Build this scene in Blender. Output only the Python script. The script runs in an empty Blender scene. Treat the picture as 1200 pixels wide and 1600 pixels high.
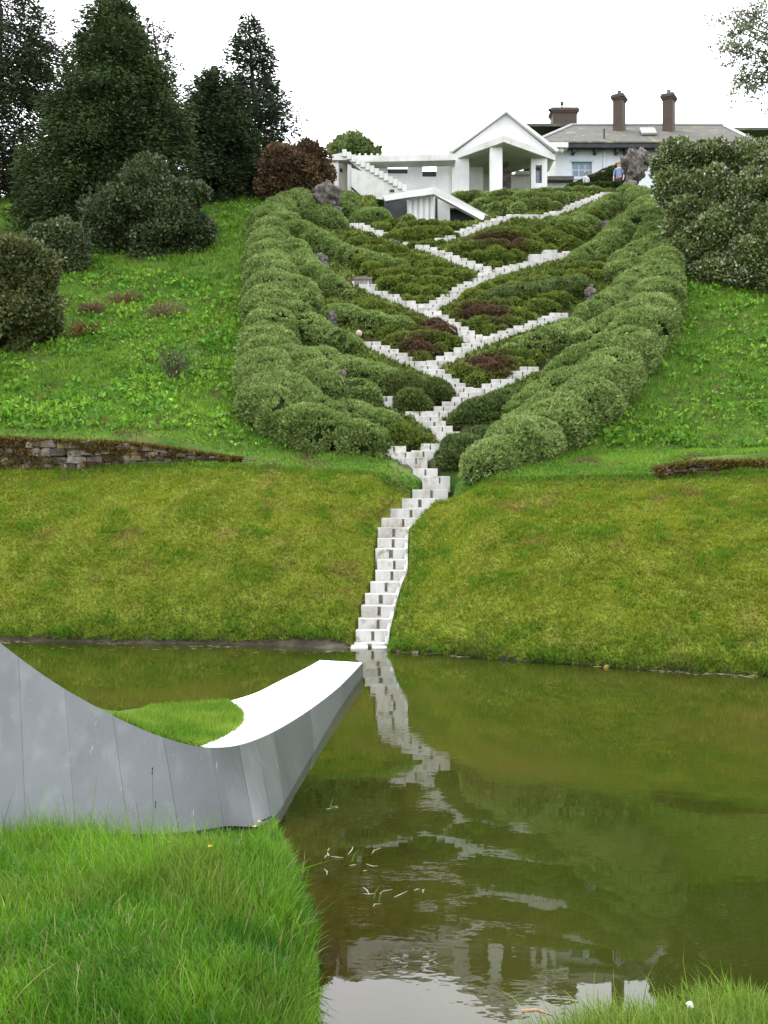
import bpy, bmesh, math, random
import numpy as np
from mathutils import Vector, Matrix

random.seed(7)
rng = np.random.default_rng(11)
scene = bpy.context.scene
COL = scene.collection
R = math.radians

# ------------------------------------------------------------------ camera
# 1200 x 1600 photograph, level camera 2.5 m above the pond, horizon at half height
F, CX, CY, EYE = 1600.0, 600.0, 800.0, 2.5
cam_d = bpy.data.cameras.new('camera')
cam_d.sensor_fit = 'VERTICAL'
cam_d.sensor_height = 36.0
cam_d.sensor_width = 27.0
cam_d.lens = 36.0
cam_d.clip_start = 0.05
cam_d.clip_end = 3000
cam = bpy.data.objects.new('camera', cam_d)
COL.objects.link(cam)
cam.location = (0, 0, EYE)
cam.rotation_euler = (R(90), 0, 0)
scene.camera = cam

# ------------------------------------------------------------------ sky, sun, exposure
SUN_EL, SUN_AZ = 52.0, -35.0        # elevation; azimuth clockwise from +Y (behind thin cloud, left of the hill)
world = bpy.data.worlds.new('World')
scene.world = world
world.use_nodes = True
wt = world.node_tree
for n in list(wt.nodes):
    wt.nodes.remove(n)
w_out = wt.nodes.new('ShaderNodeOutputWorld')
w_bg = wt.nodes.new('ShaderNodeBackground')
w_sky = wt.nodes.new('ShaderNodeTexSky')
w_sky.sky_type = 'NISHITA'
w_sky.sun_disc = False
w_sky.sun_elevation = R(SUN_EL)
w_sky.sun_rotation = R(SUN_AZ)
w_sky.air_density = 1.0
w_sky.dust_density = 4.0
w_mix = wt.nodes.new('ShaderNodeMix')
w_mix.data_type = 'RGBA'
w_mix.inputs[0].default_value = 0.93           # a closed bright cloud layer over the blue
w_mix.inputs[7].default_value = (9.7, 9.9, 10.3, 1)
wt.links.new(w_sky.outputs[0], w_mix.inputs[6])
wt.links.new(w_mix.outputs[2], w_bg.inputs[0])
w_bg.inputs[1].default_value = 0.135
wt.links.new(w_bg.outputs[0], w_out.inputs[0])

sun_d = bpy.data.lights.new('sun', 'SUN')
sun_d.energy = 1.5
sun_d.angle = R(20)
sun_d.color = (1.0, 0.96, 0.9)
sun = bpy.data.objects.new('sun', sun_d)
COL.objects.link(sun)
sd = Vector((math.sin(R(SUN_AZ)) * math.cos(R(SUN_EL)), math.cos(R(SUN_AZ)) * math.cos(R(SUN_EL)), math.sin(R(SUN_EL))))
sun.rotation_euler = sd.to_track_quat('Z', 'Y').to_euler()

scene.view_settings.view_transform = 'Standard'
scene.view_settings.look = 'None'
scene.view_settings.exposure = 1.4
scene.view_settings.gamma = 1.0
scene.view_settings.use_curve_mapping = False
scene.render.engine = 'CYCLES'
scene.cycles.max_bounces = 6
scene.cycles.diffuse_bounces = 3
scene.cycles.glossy_bounces = 3
scene.cycles.transmission_bounces = 3
scene.cycles.transparent_max_bounces = 4
scene.cycles.use_denoising = True
scene.cycles.sample_clamp_indirect = 6

# ------------------------------------------------------------------ helpers
def P(px, py, Y):
    return np.array([(px - CX) / F * Y, Y, EYE - (py - CY) / F * Y])

def tag(o, label=None, cat=None, group=None, kind=None):
    if label: o['label'] = label
    if cat: o['category'] = cat
    if group: o['group'] = group
    if kind: o['kind'] = kind
    return o

def empty(name, loc=(0, 0, 0)):
    o = bpy.data.objects.new(name, None)
    o.empty_display_size = 0.2
    o.location = tuple(float(v) for v in loc)
    COL.objects.link(o)
    return o

def link(name, me, parent=None, mats=()):
    """object from a mesh in WORLD coordinates; a parent (unrotated empty or mesh) is compensated"""
    o = bpy.data.objects.new(name, me)
    COL.objects.link(o)
    for m in mats:
        me.materials.append(m)
    if parent is not None:
        o.parent = parent
        off = Vector((0, 0, 0)); p = parent
        while p is not None:
            off += p.location; p = p.parent
        o.location = -off
    return o

def np_mesh(name, V, faces, smooth=False, col=None, midx=None):
    """fast mesh: V (n,3), faces (m,k) all the same size"""
    V = np.asarray(V, dtype=np.float32); faces = np.asarray(faces, dtype=np.int32)
    me = bpy.data.meshes.new(name)
    m, k = faces.shape
    me.vertices.add(len(V)); me.vertices.foreach_set('co', V.ravel())
    me.loops.add(m * k); me.loops.foreach_set('vertex_index', faces.ravel())
    me.polygons.add(m); me.polygons.foreach_set('loop_start', np.arange(0, m * k, k, dtype=np.int32))
    me.polygons.foreach_set('use_smooth', np.full(m, smooth, dtype=bool))
    if midx is not None:
        me.polygons.foreach_set('material_index', np.asarray(midx, dtype=np.int32))
    if col is not None:
        a = me.attributes.new('col', 'FLOAT_COLOR', 'POINT')
        c = np.ones((len(V), 4), dtype=np.float32); c[:, :3] = col
        a.data.foreach_set('color', c.ravel())
    me.update(calc_edges=True)
    return me

class MB:
    """collects boxes, prisms and tubes into one mesh"""
    def __init__(s): s.v = []; s.f = []; s.m = []
    def add(s, vs, fs, mi=0):
        b = len(s.v)
        s.v += [tuple(float(c) for c in v) for v in vs]
        s.f += [tuple(i + b for i in f) for f in fs]
        s.m += [mi] * len(fs)
        return s
    def box(s, x0, x1, y0, y1, z0, z1, mi=0):
        vs = [(x0, y0, z0), (x1, y0, z0), (x1, y1, z0), (x0, y1, z0), (x0, y0, z1), (x1, y0, z1), (x1, y1, z1), (x0, y1, z1)]
        return s.hexa(vs, mi)
    def hexa(s, vs, mi=0):
        return s.add(vs, [(0, 3, 2, 1), (4, 5, 6, 7), (0, 1, 5, 4), (1, 2, 6, 5), (2, 3, 7, 6), (3, 0, 4, 7)], mi)
    def prism(s, poly, d, mi=0):
        """poly: 3-D points of one face (convex or not), extruded by vector d"""
        n = len(poly); d = np.asarray(d, float)
        vs = [np.asarray(p, float) for p in poly] + [np.asarray(p, float) + d for p in poly]
        fs = [tuple(range(n)), tuple(range(2 * n - 1, n - 1, -1))] + [(i, i + n, (i + 1) % n + n, (i + 1) % n) for i in range(n)]
        return s.add(vs, fs, mi)
    def tube(s, pts, rad, seg=8, mi=0):
        pts = [Vector([float(c) for c in p]) for p in pts]
        if not hasattr(rad, '__len__'): rad = [rad] * len(pts)
        rings = []
        up = Vector((0, 0, 1))
        for i, p in enumerate(pts):
            d = (pts[min(i + 1, len(pts) - 1)] - pts[max(i - 1, 0)]).normalized()
            a = d.cross(up)
            if a.length < 1e-3: a = d.cross(Vector((1, 0, 0)))
            a.normalize(); b = d.cross(a).normalized()
            rings.append([p + (a * math.cos(t) + b * math.sin(t)) * rad[i] for t in [2 * math.pi * k / seg for k in range(seg)]])
        vs = [v for r in rings for v in r]; fs = []
        for i in range(len(pts) - 1):
            for k in range(seg):
                fs.append((i * seg + k, i * seg + (k + 1) % seg, (i + 1) * seg + (k + 1) % seg, (i + 1) * seg + k))
        fs.append(tuple(range(seg - 1, -1, -1))); fs.append(tuple((len(pts) - 1) * seg + k for k in range(seg)))
        return s.add(vs, fs, mi)
    def mesh(s, name, bevel=0.0, smooth=False):
        me = bpy.data.meshes.new(name)
        me.from_pydata(s.v, [], s.f)
        me.polygons.foreach_set('material_index', s.m)
        bm = bmesh.new(); bm.from_mesh(me)
        bmesh.ops.recalc_face_normals(bm, faces=bm.faces)
        if bevel > 0:
            bmesh.ops.bevel(bm, geom=list(bm.edges), offset=bevel, segments=1, affect='EDGES', clamp_overlap=True)
        if smooth:
            for f in bm.faces: f.smooth = True
        bm.to_mesh(me); bm.free()
        return me
    def build(s, name, mats, parent=None, bevel=0.0, smooth=False):
        if not isinstance(mats, (list, tuple)): mats = [mats]
        return link(name, s.mesh(name, bevel, smooth), parent, mats)

# value noise -------------------------------------------------------
def _hash(ix, iy, iz):
    h = (ix.astype(np.int64) * 374761393 + iy.astype(np.int64) * 668265263 + iz.astype(np.int64) * 2147483647) & 0xFFFFFFFF
    h = ((h ^ (h >> 13)) * 1274126177) & 0xFFFFFFFF
    h = h ^ (h >> 16)
    return (h & 0xFFFFFF) / float(0xFFFFFF)

def vnoise(p):
    p = np.asarray(p, float)
    i = np.floor(p).astype(np.int64); f = p - i
    f = f * f * (3 - 2 * f)
    r = 0
    for a in (0, 1):
        for b in (0, 1):
            for c in (0, 1):
                w = (f[..., 0] if a else 1 - f[..., 0]) * (f[..., 1] if b else 1 - f[..., 1]) * (f[..., 2] if c else 1 - f[..., 2])
                r = r + w * _hash(i[..., 0] + a, i[..., 1] + b, i[..., 2] + c)
    return r * 2 - 1

def fbm(p, oct=3, s=1.0):
    p = np.asarray(p, float) * s
    r = 0; a = 1; t = 0
    for k in range(oct):
        r = r + a * vnoise(p + 17.3 * k); t += a; a *= 0.5; p = p * 2.03
    return r / t

def n2(X, Y, s=1.0, oct=3, off=0.0):
    X = np.asarray(X, float); Y = np.asarray(Y, float)
    return fbm(np.stack([X, Y, np.full_like(X, off)], -1), oct, s)

def sstep(a, b, x):
    t = np.clip((np.asarray(x, float) - a) / (b - a), 0, 1)
    return t * t * (3 - 2 * t)

# ------------------------------------------------------------------ materials
def newmat(name):
    m = bpy.data.materials.new(name); m.use_nodes = True
    t = m.node_tree
    for n in list(t.nodes): t.nodes.remove(n)
    out = t.nodes.new('ShaderNodeOutputMaterial')
    return m, t, out

def leafmat(name, rough=0.55, trans=0.25, spec=0.3):
    """albedo from the per-leaf colour attribute"""
    m, t, out = newmat(name)
    at = t.nodes.new('ShaderNodeAttribute'); at.attribute_name = 'col'
    pb = t.nodes.new('ShaderNodeBsdfPrincipled')
    pb.inputs['Roughness'].default_value = rough
    pb.inputs['Specular IOR Level'].default_value = spec
    t.links.new(at.outputs['Color'], pb.inputs['Base Color'])
    if trans > 0:
        tr = t.nodes.new('ShaderNodeBsdfTranslucent')
        t.links.new(at.outputs['Color'], tr.inputs['Color'])
        mx = t.nodes.new('ShaderNodeMixShader'); mx.inputs[0].default_value = trans
        t.links.new(pb.outputs[0], mx.inputs[1]); t.links.new(tr.outputs[0], mx.inputs[2])
        t.links.new(mx.outputs[0], out.inputs[0])
    else:
        t.links.new(pb.outputs[0], out.inputs[0])
    return m

def noisemat(name, cols, scale=4.0, rough=0.8, bump=0.3, bscale=None, metallic=0.0, spec=0.3, stretch=(1, 1, 1), detail=6, contrast=(0.3, 0.7), dist=0.02, rnd=0.0, streak=None, spots=None, scratch=None):
    """cols: list of colours along a ramp driven by noise. streak: (colour, amount) vertical runs. spots: (colour, scale, threshold)"""
    m, t, out = newmat(name)
    N = t.nodes.new; L = t.links.new
    geo = N('ShaderNodeNewGeometry')
    mp = N('ShaderNodeMapping'); mp.inputs['Scale'].default_value = stretch
    L(geo.outputs['Position'], mp.inputs['Vector'])
    nz = N('ShaderNodeTexNoise'); nz.inputs['Scale'].default_value = scale; nz.inputs['Detail'].default_value = detail; nz.inputs['Roughness'].default_value = 0.62
    L(mp.outputs[0], nz.inputs['Vector'])
    rp = N('ShaderNodeValToRGB')
    el = rp.color_ramp.elements
    while len(el) < len(cols): el.new(0.5)
    for i, c in enumerate(cols):
        el[i].position = contrast[0] + (contrast[1] - contrast[0]) * i / max(1, len(cols) - 1)
        el[i].color = (*c, 1)
    L(nz.outputs[0], rp.inputs[0])
    colr = rp.outputs[0]
    if streak:
        mp2 = N('ShaderNodeMapping'); mp2.inputs['Scale'].default_value = (9, 9, 0.5)
        L(geo.outputs['Position'], mp2.inputs['Vector'])
        ns = N('ShaderNodeTexNoise'); ns.inputs['Scale'].default_value = 1.0; ns.inputs['Detail'].default_value = 4
        L(mp2.outputs[0], ns.inputs['Vector'])
        r2 = N('ShaderNodeMapRange'); r2.inputs[1].default_value = 0.52; r2.inputs[2].default_value = 0.8; r2.inputs[4].default_value = streak[1]
        L(ns.outputs[0], r2.inputs[0])
        mx = N('ShaderNodeMix'); mx.data_type = 'RGBA'; mx.inputs[7].default_value = (*streak[0], 1)
        L(r2.outputs[0], mx.inputs[0]); L(colr, mx.inputs[6]); colr = mx.outputs[2]
    if spots:
        nv = N('ShaderNodeTexNoise'); nv.inputs['Scale'].default_value = spots[1]; nv.inputs['Detail'].default_value = 5
        L(geo.outputs['Position'], nv.inputs['Vector'])
        r3 = N('ShaderNodeMapRange'); r3.inputs[1].default_value = spots[2]; r3.inputs[2].default_value = spots[2] + 0.12
        L(nv.outputs[0], r3.inputs[0])
        mx = N('ShaderNodeMix'); mx.data_type = 'RGBA'; mx.inputs[7].default_value = (*spots[0], 1)
        L(r3.outputs[0], mx.inputs[0]); L(colr, mx.inputs[6]); colr = mx.outputs[2]
    if scratch:
        mp3 = N('ShaderNodeMapping'); mp3.inputs['Rotation'].default_value = (0, R(-16), 0); mp3.inputs['Scale'].default_value = (42, 12, 1.6)
        L(geo.outputs['Position'], mp3.inputs['Vector'])
        ns = N('ShaderNodeTexNoise'); ns.inputs['Scale'].default_value = 1.0; ns.inputs['Detail'].default_value = 3
        L(mp3.outputs[0], ns.inputs['Vector'])
        r5 = N('ShaderNodeMapRange'); r5.inputs[1].default_value = scratch[1]; r5.inputs[2].default_value = scratch[1] + .06; r5.inputs[4].default_value = .8
        L(ns.outputs[0], r5.inputs[0])
        mx = N('ShaderNodeMix'); mx.data_type = 'RGBA'; mx.inputs[7].default_value = (*scratch[0], 1)
        L(r5.outputs[0], mx.inputs[0]); L(colr, mx.inputs[6]); colr = mx.outputs[2]
    if rnd > 0:
        oi = N('ShaderNodeObjectInfo'); hs = N('ShaderNodeHueSaturation')
        r4 = N('ShaderNodeMapRange'); r4.inputs[3].default_value = 1 - rnd; r4.inputs[4].default_value = 1 + rnd
        L(oi.outputs['Random'], r4.inputs[0]); L(r4.outputs[0], hs.inputs['Value']); L(colr, hs.inputs['Color']); colr = hs.outputs[0]
    pb = N('ShaderNodeBsdfPrincipled')
    pb.inputs['Roughness'].default_value = rough; pb.inputs['Metallic'].default_value = metallic
    pb.inputs['Specular IOR Level'].default_value = spec
    L(colr, pb.inputs['Base Color'])
    if bump > 0:
        nb = N('ShaderNodeTexNoise'); nb.inputs['Scale'].default_value = bscale or scale * 4; nb.inputs['Detail'].default_value = 6
        L(mp.outputs[0], nb.inputs['Vector'])
        bp = N('ShaderNodeBump'); bp.inputs['Strength'].default_value = bump; bp.inputs['Distance'].default_value = dist
        L(nb.outputs[0], bp.inputs['Height']); L(bp.outputs[0], pb.inputs['Normal'])
    L(pb.outputs[0], out.inputs[0])
    return m

M = {}
M['lawn'] = noisemat('lawn_soil', [(.075, .095, .010), (.115, .14, .015), (.13, .12, .026)], 1.3, 0.95, 0.6, 14, dist=0.05, spec=0.1)
M['meadow'] = noisemat('meadow_soil', [(.025, .05, .008), (.05, .10, .015), (.09, .10, .03)], 1.1, 0.95, 0.6, 9, dist=0.08, spec=0.1)
M['bank'] = noisemat('bank_soil', [(.03, .05, .01), (.045, .09, .012), (.06, .06, .025)], 2.5, 0.95, 0.6, 20, spec=0.1)
M['bedsoil'] = noisemat('bed_soil', [(.02, .022, .008), (.04, .045, .014), (.05, .04, .022)], 3.0, 0.95, 0.6, 14, spec=0.1)
M['mud'] = noisemat('pond_mud', [(.050, .042, .012), (.080, .066, .020), (.042, .046, .010)], 0.9, 0.9, 0.3, 6, spec=0.2)
M['shoremud'] = noisemat('shore_mud', [(.012, .010, .005), (.028, .022, .012), (.05, .04, .022)], 5, 0.8, 0.7, 20, dist=0.03)
M['concrete'] = noisemat('pale_concrete', [(.27, .26, .23), (.40, .39, .37), (.46, .45, .435)], 2.2, 0.85, 0.25, 30, dist=0.01, rnd=0.07, streak=((.20, .185, .14), 0.6), spots=((.24, .225, .16), 5.0, 0.58))
M['slot'] = noisemat('mossy_slot', [(.05, .045, .03), (.11, .10, .07), (.17, .15, .11)], 8, 0.9, 0.3)
M['white'] = noisemat('white_render', [(.46, .46, .46), (.56, .56, .555), (.60, .60, .60)], 0.8, 0.8, 0.12, 25, dist=0.01, streak=((.42, .42, .36), 0.35))
M['white2'] = noisemat('white_weathered', [(.36, .36, .31), (.48, .48, .455), (.54, .54, .53)], 1.2, 0.85, 0.15, 20, dist=0.01, streak=((.33, .34, .25), 0.5))
M['shade'] = noisemat('grey_render', [(.07, .07, .068), (.12, .12, .115)], 1.2, .9, .2, streak=((.04, .04, .035), .5))
M['soffit'] = noisemat('cream_soffit', [(.34, .325, .27), (.42, .405, .35)], 1.0, 0.85, 0.1)
M['housewhite'] = noisemat('house_paint', [(.45, .47, .52), (.53, .55, .59)], 0.7, 0.8, 0.15, 20, dist=0.01, streak=((.45, .46, .48), 0.3))
M['dark'] = noisemat('dark_paint_and_shade', [(.012, .012, .016), (.03, .03, .035)], 3, 0.6, 0.1)
M['glass'] = noisemat('window_glass', [(.06, .08, .12), (.12, .16, .22)], 1.5, 0.06, 0.0, spec=0.6)
M['frame'] = noisemat('blue_frame', [(.30, .40, .48), (.36, .46, .54)], 3, 0.6, 0.05)
M['slate'] = noisemat('roof_slate', [(.032, .032, .030), (.068, .065, .058), (.09, .088, .06)], 2.5, 0.85, 0.5, 12, stretch=(1, 1, 4), dist=0.03, spots=((.16, .16, .07), 1.6, 0.58))
M['lead'] = noisemat('lead_flashing', [(.20, .205, .20), (.27, .275, .27)], 3, 0.5, 0.1)
M['aluminium'] = noisemat('aluminium_sheet', [(.074, .082, .085), (.084, .092, .095), (.095, .102, .104)], 2.2, 0.38, 0.08, 5, metallic=0.25, spec=0.5, rnd=0.22, streak=((.15, .158, .16), 0.45), dist=0.01, spots=((.105, .115, .118), 22.0, 0.64), scratch=((.24, .25, .25), .71))
M['deck'] = noisemat('white_deck', [(.74, .74, .74), (.80, .80, .80)], 1.5, 0.6, 0.05, 20, dist=0.005)
M['rock'] = noisemat('weathered_rock', [(.022, .019, .016), (.075, .066, .056), (.20, .185, .165)], 4.2, 0.9, 0.8, 9, dist=0.08, spots=((.05, .055, .03), 4.0, 0.6))
M['stone'] = noisemat('wall_stone', [(.045, .036, .024), (.105, .09, .068), (.21, .19, .165)], 4.0, 0.9, 0.7, 18, dist=0.03, rnd=0.45, spots=((.14, .09, .02), 3.0, 0.56))
M['bark'] = noisemat('bark', [(.03, .024, .018), (.075, .06, .045)], 6, 0.95, 0.8, 12, stretch=(1, 1, .3), dist=0.03)
M['twig'] = noisemat('shrub_core', [(.016, .022, .008), (.032, .042, .014)], 4, 1.0, 0.5, 20, spec=0.0)
M['wood'] = noisemat('grey_wood', [(.10, .09, .08), (.19, .175, .155)], 5, 0.9, 0.5, 20, stretch=(1, 1, 6))
M['leaf'] = leafmat('leaf', 0.6, 0.25, 0.2)
M['gloss'] = leafmat('glossy_leaf', 0.30, 0.15, 0.55)
M['semi'] = leafmat('semi_glossy_leaf', 0.5, 0.15, 0.3)
M['grass'] = leafmat('grass_blade', 0.6, 0.35, 0.15)
M['needle'] = leafmat('needle', 0.65, 0.12, 0.15)

def brickmat():
    m, t, out = newmat('chimney_brick')
    N = t.nodes.new; L = t.links.new
    tc = N('ShaderNodeTexCoord')
    mp = N('ShaderNodeMapping'); mp.inputs['Rotation'].default_value = (R(90), 0, 0)
    L(tc.outputs['Object'], mp.inputs['Vector'])
    b = N('ShaderNodeTexBrick'); b.inputs['Scale'].default_value = 1.0
    b.inputs['Color1'].default_value = (.072, .030, .022, 1); b.inputs['Color2'].default_value = (.045, .022, .018, 1); b.inputs['Mortar'].default_value = (.07, .058, .048, 1)
    b.inputs['Brick Width'].default_value = 0.24; b.inputs['Row Height'].default_value = 0.085; b.inputs['Mortar Size'].default_value = 0.012
    L(mp.outputs[0], b.inputs['Vector'])
    n = N('ShaderNodeTexNoise'); n.inputs['Scale'].default_value = 2.5; n.inputs['Detail'].default_value = 5
    L(tc.outputs['Object'], n.inputs['Vector'])
    mx = N('ShaderNodeMix'); mx.data_type = 'RGBA'; mx.inputs[7].default_value = (.045, .038, .03, 1)
    rr = N('ShaderNodeMapRange'); rr.inputs[1].default_value = .35; rr.inputs[2].default_value = .65; rr.inputs[4].default_value = .85
    L(n.outputs[0], rr.inputs[0]); L(rr.outputs[0], mx.inputs[0]); L(b.outputs[0], mx.inputs[6])
    p = N('ShaderNodeBsdfPrincipled'); p.inputs['Roughness'].default_value = .9
    L(mx.outputs[2], p.inputs['Base Color']); L(p.outputs[0], out.inputs[0])
    return m
M['brick'] = brickmat()

def watermat():
    m, t, out = newmat('pond_water')
    N = t.nodes.new; L = t.links.new
    geo = N('ShaderNodeNewGeometry')
    # murky body: algae green with silt clouds
    nz = N('ShaderNodeTexNoise'); nz.inputs['Scale'].default_value = 0.28; nz.inputs['Detail'].default_value = 6
    L(geo.outputs['Position'], nz.inputs['Vector'])
    rp = N('ShaderNodeValToRGB')
    rp.color_ramp.elements[0].position = .42; rp.color_ramp.elements[0].color = (.017, .024, .003, 1)
    rp.color_ramp.elements[1].position = .62; rp.color_ramp.elements[1].color = (.031, .029, .006, 1)
    L(nz.outputs[0], rp.inputs[0])
    df = N('ShaderNodeBsdfDiffuse'); L(rp.outputs[0], df.inputs[0])
    tr = N('ShaderNodeBsdfTransparent'); tr.inputs[0].default_value = (.74, .64, .34, 1)
    body = N('ShaderNodeMixShader')
    dp = N('ShaderNodeAttribute'); dp.attribute_name = 'depth'      # metres of water below the surface
    mk = N('ShaderNodeMath'); mk.operation = 'MULTIPLY'; mk.inputs[1].default_value = -3.6
    ex = N('ShaderNodeMath'); ex.operation = 'EXPONENT'
    om = N('ShaderNodeMath'); om.operation = 'SUBTRACT'; om.inputs[0].default_value = 1.0
    L(dp.outputs['Fac'], mk.inputs[0]); L(mk.outputs[0], ex.inputs[0]); L(ex.outputs[0], om.inputs[1]); L(om.outputs[0], body.inputs[0])
    L(tr.outputs[0], body.inputs[1]); L(df.outputs[0], body.inputs[2])
    # ripples
    mp = N('ShaderNodeMapping'); mp.inputs['Scale'].default_value = (1.0, 1.5, 1.0); mp.inputs['Rotation'].default_value = (0, 0, R(12))
    L(geo.outputs['Position'], mp.inputs['Vector'])
    r1 = N('ShaderNodeTexNoise'); r1.inputs['Scale'].default_value = 7.0; r1.inputs['Detail'].default_value = 2
    r2 = N('ShaderNodeTexNoise'); r2.inputs['Scale'].default_value = 1.1; r2.inputs['Detail'].default_value = 2
    L(mp.outputs[0], r1.inputs['Vector']); L(mp.outputs[0], r2.inputs['Vector'])
    # gusts: ripples only in patches
    g = N('ShaderNodeTexNoise'); g.inputs['Scale'].default_value = 0.55; g.inputs['Detail'].default_value = 1
    L(geo.outputs['Position'], g.inputs['Vector'])
    gr = N('ShaderNodeMapRange'); gr.inputs[1].default_value = .42; gr.inputs[2].default_value = .66; gr.inputs[3].default_value = .06; gr.inputs[4].default_value = 1.0
    L(g.outputs[0], gr.inputs[0])
    mu = N('ShaderNodeMath'); mu.operation = 'MULTIPLY'
    L(r1.outputs[0], mu.inputs[0]); L(gr.outputs[0], mu.inputs[1])
    b1 = N('ShaderNodeBump'); b1.inputs['Strength'].default_value = 1.0; b1.inputs['Distance'].default_value = 0.0012
    L(mu.outputs[0], b1.inputs['Height'])
    b2 = N('ShaderNodeBump'); b2.inputs['Strength'].default_value = 1.0; b2.inputs['Distance'].default_value = 0.0016
    L(r2.outputs[0], b2.inputs['Height']); L(b1.outputs[0], b2.inputs['Normal'])
    gl = N('ShaderNodeBsdfGlossy'); gl.inputs['Roughness'].default_value = 0.015; gl.inputs[0].default_value = (1, 1, 1, 1)
    L(b2.outputs[0], gl.inputs['Normal'])
    fr = N('ShaderNodeFresnel'); fr.inputs['IOR'].default_value = 1.5
    L(b2.outputs[0], fr.inputs['Normal'])
    mx = N('ShaderNodeMixShader')
    L(fr.outputs[0], mx.inputs[0]); L(body.outputs[0], mx.inputs[1]); L(gl.outputs[0], mx.inputs[2])
    L(mx.outputs[0], out.inputs[0])
    return m
M['water'] = watermat()

# ------------------------------------------------------------------ terrain
SX = [-60, -20, -7.5, -0.45, 0.1, 2.0, 4.1, 6.0, 10, 20, 60]
SY = [24, 21, 20.0, 19.0, 18.4, 17.4, 16.3, 15.6, 14.6, 13.5, 12]
def shore(X):
    return np.interp(X, SX, SY) + 0.12 * n2(X, np.zeros_like(np.asarray(X, float)), 0.9, 2, 5.0)

# trunk stair: (z, Y, X) along its centre line
TR_Z = [-0.05, 0.21, 0.42, 0.63, 0.84, 1.05, 1.26, 1.47, 1.68, 1.89, 2.10, 2.31, 2.52, 2.73, 2.94, 3.15]
TR_PX = [577, 580, 585, 590, 595, 601, 610, 611, 611, 612, 613, 625, 640, 656, 672, 690]
def tr_y(z): return 18.95 + (23.1 - 18.95) * (z / 3.15)

def hill(X, Y):
    X = np.asarray(X, float); Y = np.asarray(Y, float)
    ys = shore(X); d = Y - ys
    dc = np.interp(X, [-12, -1.0, 2.5, 8], [4.1, 4.1, 5.0, 5.2])
    zc = np.interp(X, [-12, -3.5, 1.3, 3.5, 6, 12], [3.55, 3.5, 3.15, 3.15, 3.2, 3.3])
    t = np.clip(d / dc, 0, 1)
    bulge = 0.10 * np.sin(np.pi * t)
    zl = 0.06 + (zc - 0.06) * (t + bulge)
    # upper slope
    zu = 4.0 + 0.60 * (Y - 25.0)
    zu = zu + 0.35 * sstep(4.6, 7.5, X) * sstep(39, 45, Y)
    zu = np.where(Y > 46.0, 16.6 + 0.35 * sstep(4.6, 7.5, X) * (1 - sstep(46, 48.5, Y)) + 0.30 * (Y - 46.0), zu)
    zu = np.minimum(zu, 19.6 + 0.005 * np.maximum(Y - 56, 0))
    yb = ys + dc
    w = np.clip((Y - yb) / np.maximum(25.0 - yb, 0.3), 0, 1)
    plate = zc + (4.0 - zc) * w
    z = np.where(d < dc, zl, np.where(Y < 25.0, plate, zu))
    # retained step behind the left and right stone walls
    lw = sstep(-3.0, -5.5, X)
    z = z + lw * 0.50 * sstep(24.2, 24.5, Y) * (1 - sstep(25, 29, Y))
    rw = sstep(5.3, 6.6, X)
    z = z + rw * 0.28 * sstep(20.75, 21.0, Y) * (1 - sstep(21, 25, Y))
    # cutting under the terrace building
    cut = sstep(-.5, .1, X) * (1 - sstep(3.9, 4.4, X)) * sstep(42.4, 42.8, Y) * (1 - sstep(47.6, 48.0, Y))
    z = np.where(cut > 0, z * (1 - cut) + np.minimum(z, 14.5) * cut, z)
    # below the waterline
    return np.where(d < 0, np.maximum(-0.9, 0.06 + d * 1.3), z)

STAIR_XY = []
def hill_n(X, Y):
    z = hill(X, Y)
    d = np.asarray(Y) - shore(X)
    amp = sstep(0.2, 1.5, d)
    z = z + amp * (0.07 * n2(X, Y, 0.55, 3, 1.0) + 0.045 * n2(X, Y, 2.2, 2, 2.0))
    # trunk stair sits in a shallow groove
    tz = np.clip((np.asarray(Y) - 18.95) / 4.15 * 3.15, 0, 3.15)
    tx = np.interp(tz, TR_Z, [(p - CX) / F * tr_y(q) for p, q in zip(TR_PX, TR_Z)])
    ad = np.abs(np.asarray(X) - tx)
    near_y = sstep(18.3, 18.8, Y) * (1 - sstep(23.0, 23.8, np.asarray(Y)))
    z = z + (tz - z) * (1 - sstep(0.5, 2.2, ad)) * near_y      # the lawn follows the flight
    inside = (1 - sstep(0.30, 0.40, ad)) * near_y
    # lawn shoulders
    side = np.asarray(X) - tx
    sh = sstep(0.35, 0.8, np.abs(side)) * (1 - sstep(1.2, 3.0, np.abs(side))) * sstep(0.3, 1.0, d) * (1 - sstep(23.3, 24.5, np.asarray(Y)))
    z = z + sh * np.where(side > 0, 0.14, 0.06) + near_y * 0.06
    z = z - inside * 0.40
    if STAIR_XY:
        Xa = np.asarray(X); Ya = np.asarray(Y); dd = np.full(Xa.shape, 9.0)
        for (a, c) in STAIR_XY:
            abx, aby = c[0] - a[0], c[1] - a[1]
            t_ = np.clip(((Xa - a[0]) * abx + (Ya - a[1]) * aby) / (abx * abx + aby * aby), 0, 1)
            dd = np.minimum(dd, np.maximum(np.abs(Xa - a[0] - t_ * abx), 1.1 * np.abs(Ya - .24 - a[1] - t_ * aby)))
        z = z - 0.22 * (1 - sstep(0.27, 0.36, dd))
    return z

def hit(px, py, y0=17.0, y1=75.0):
    Ys = np.arange(y0, y1, 0.02)
    Xs = (px - CX) / F * Ys
    zr = EYE - (py - CY) / F * Ys
    k = np.nonzero(hill(Xs, Ys) >= zr)[0]
    i = k[0] if len(k) else len(Ys) - 1
    return np.array([Xs[i], Ys[i], zr[i]])

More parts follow.
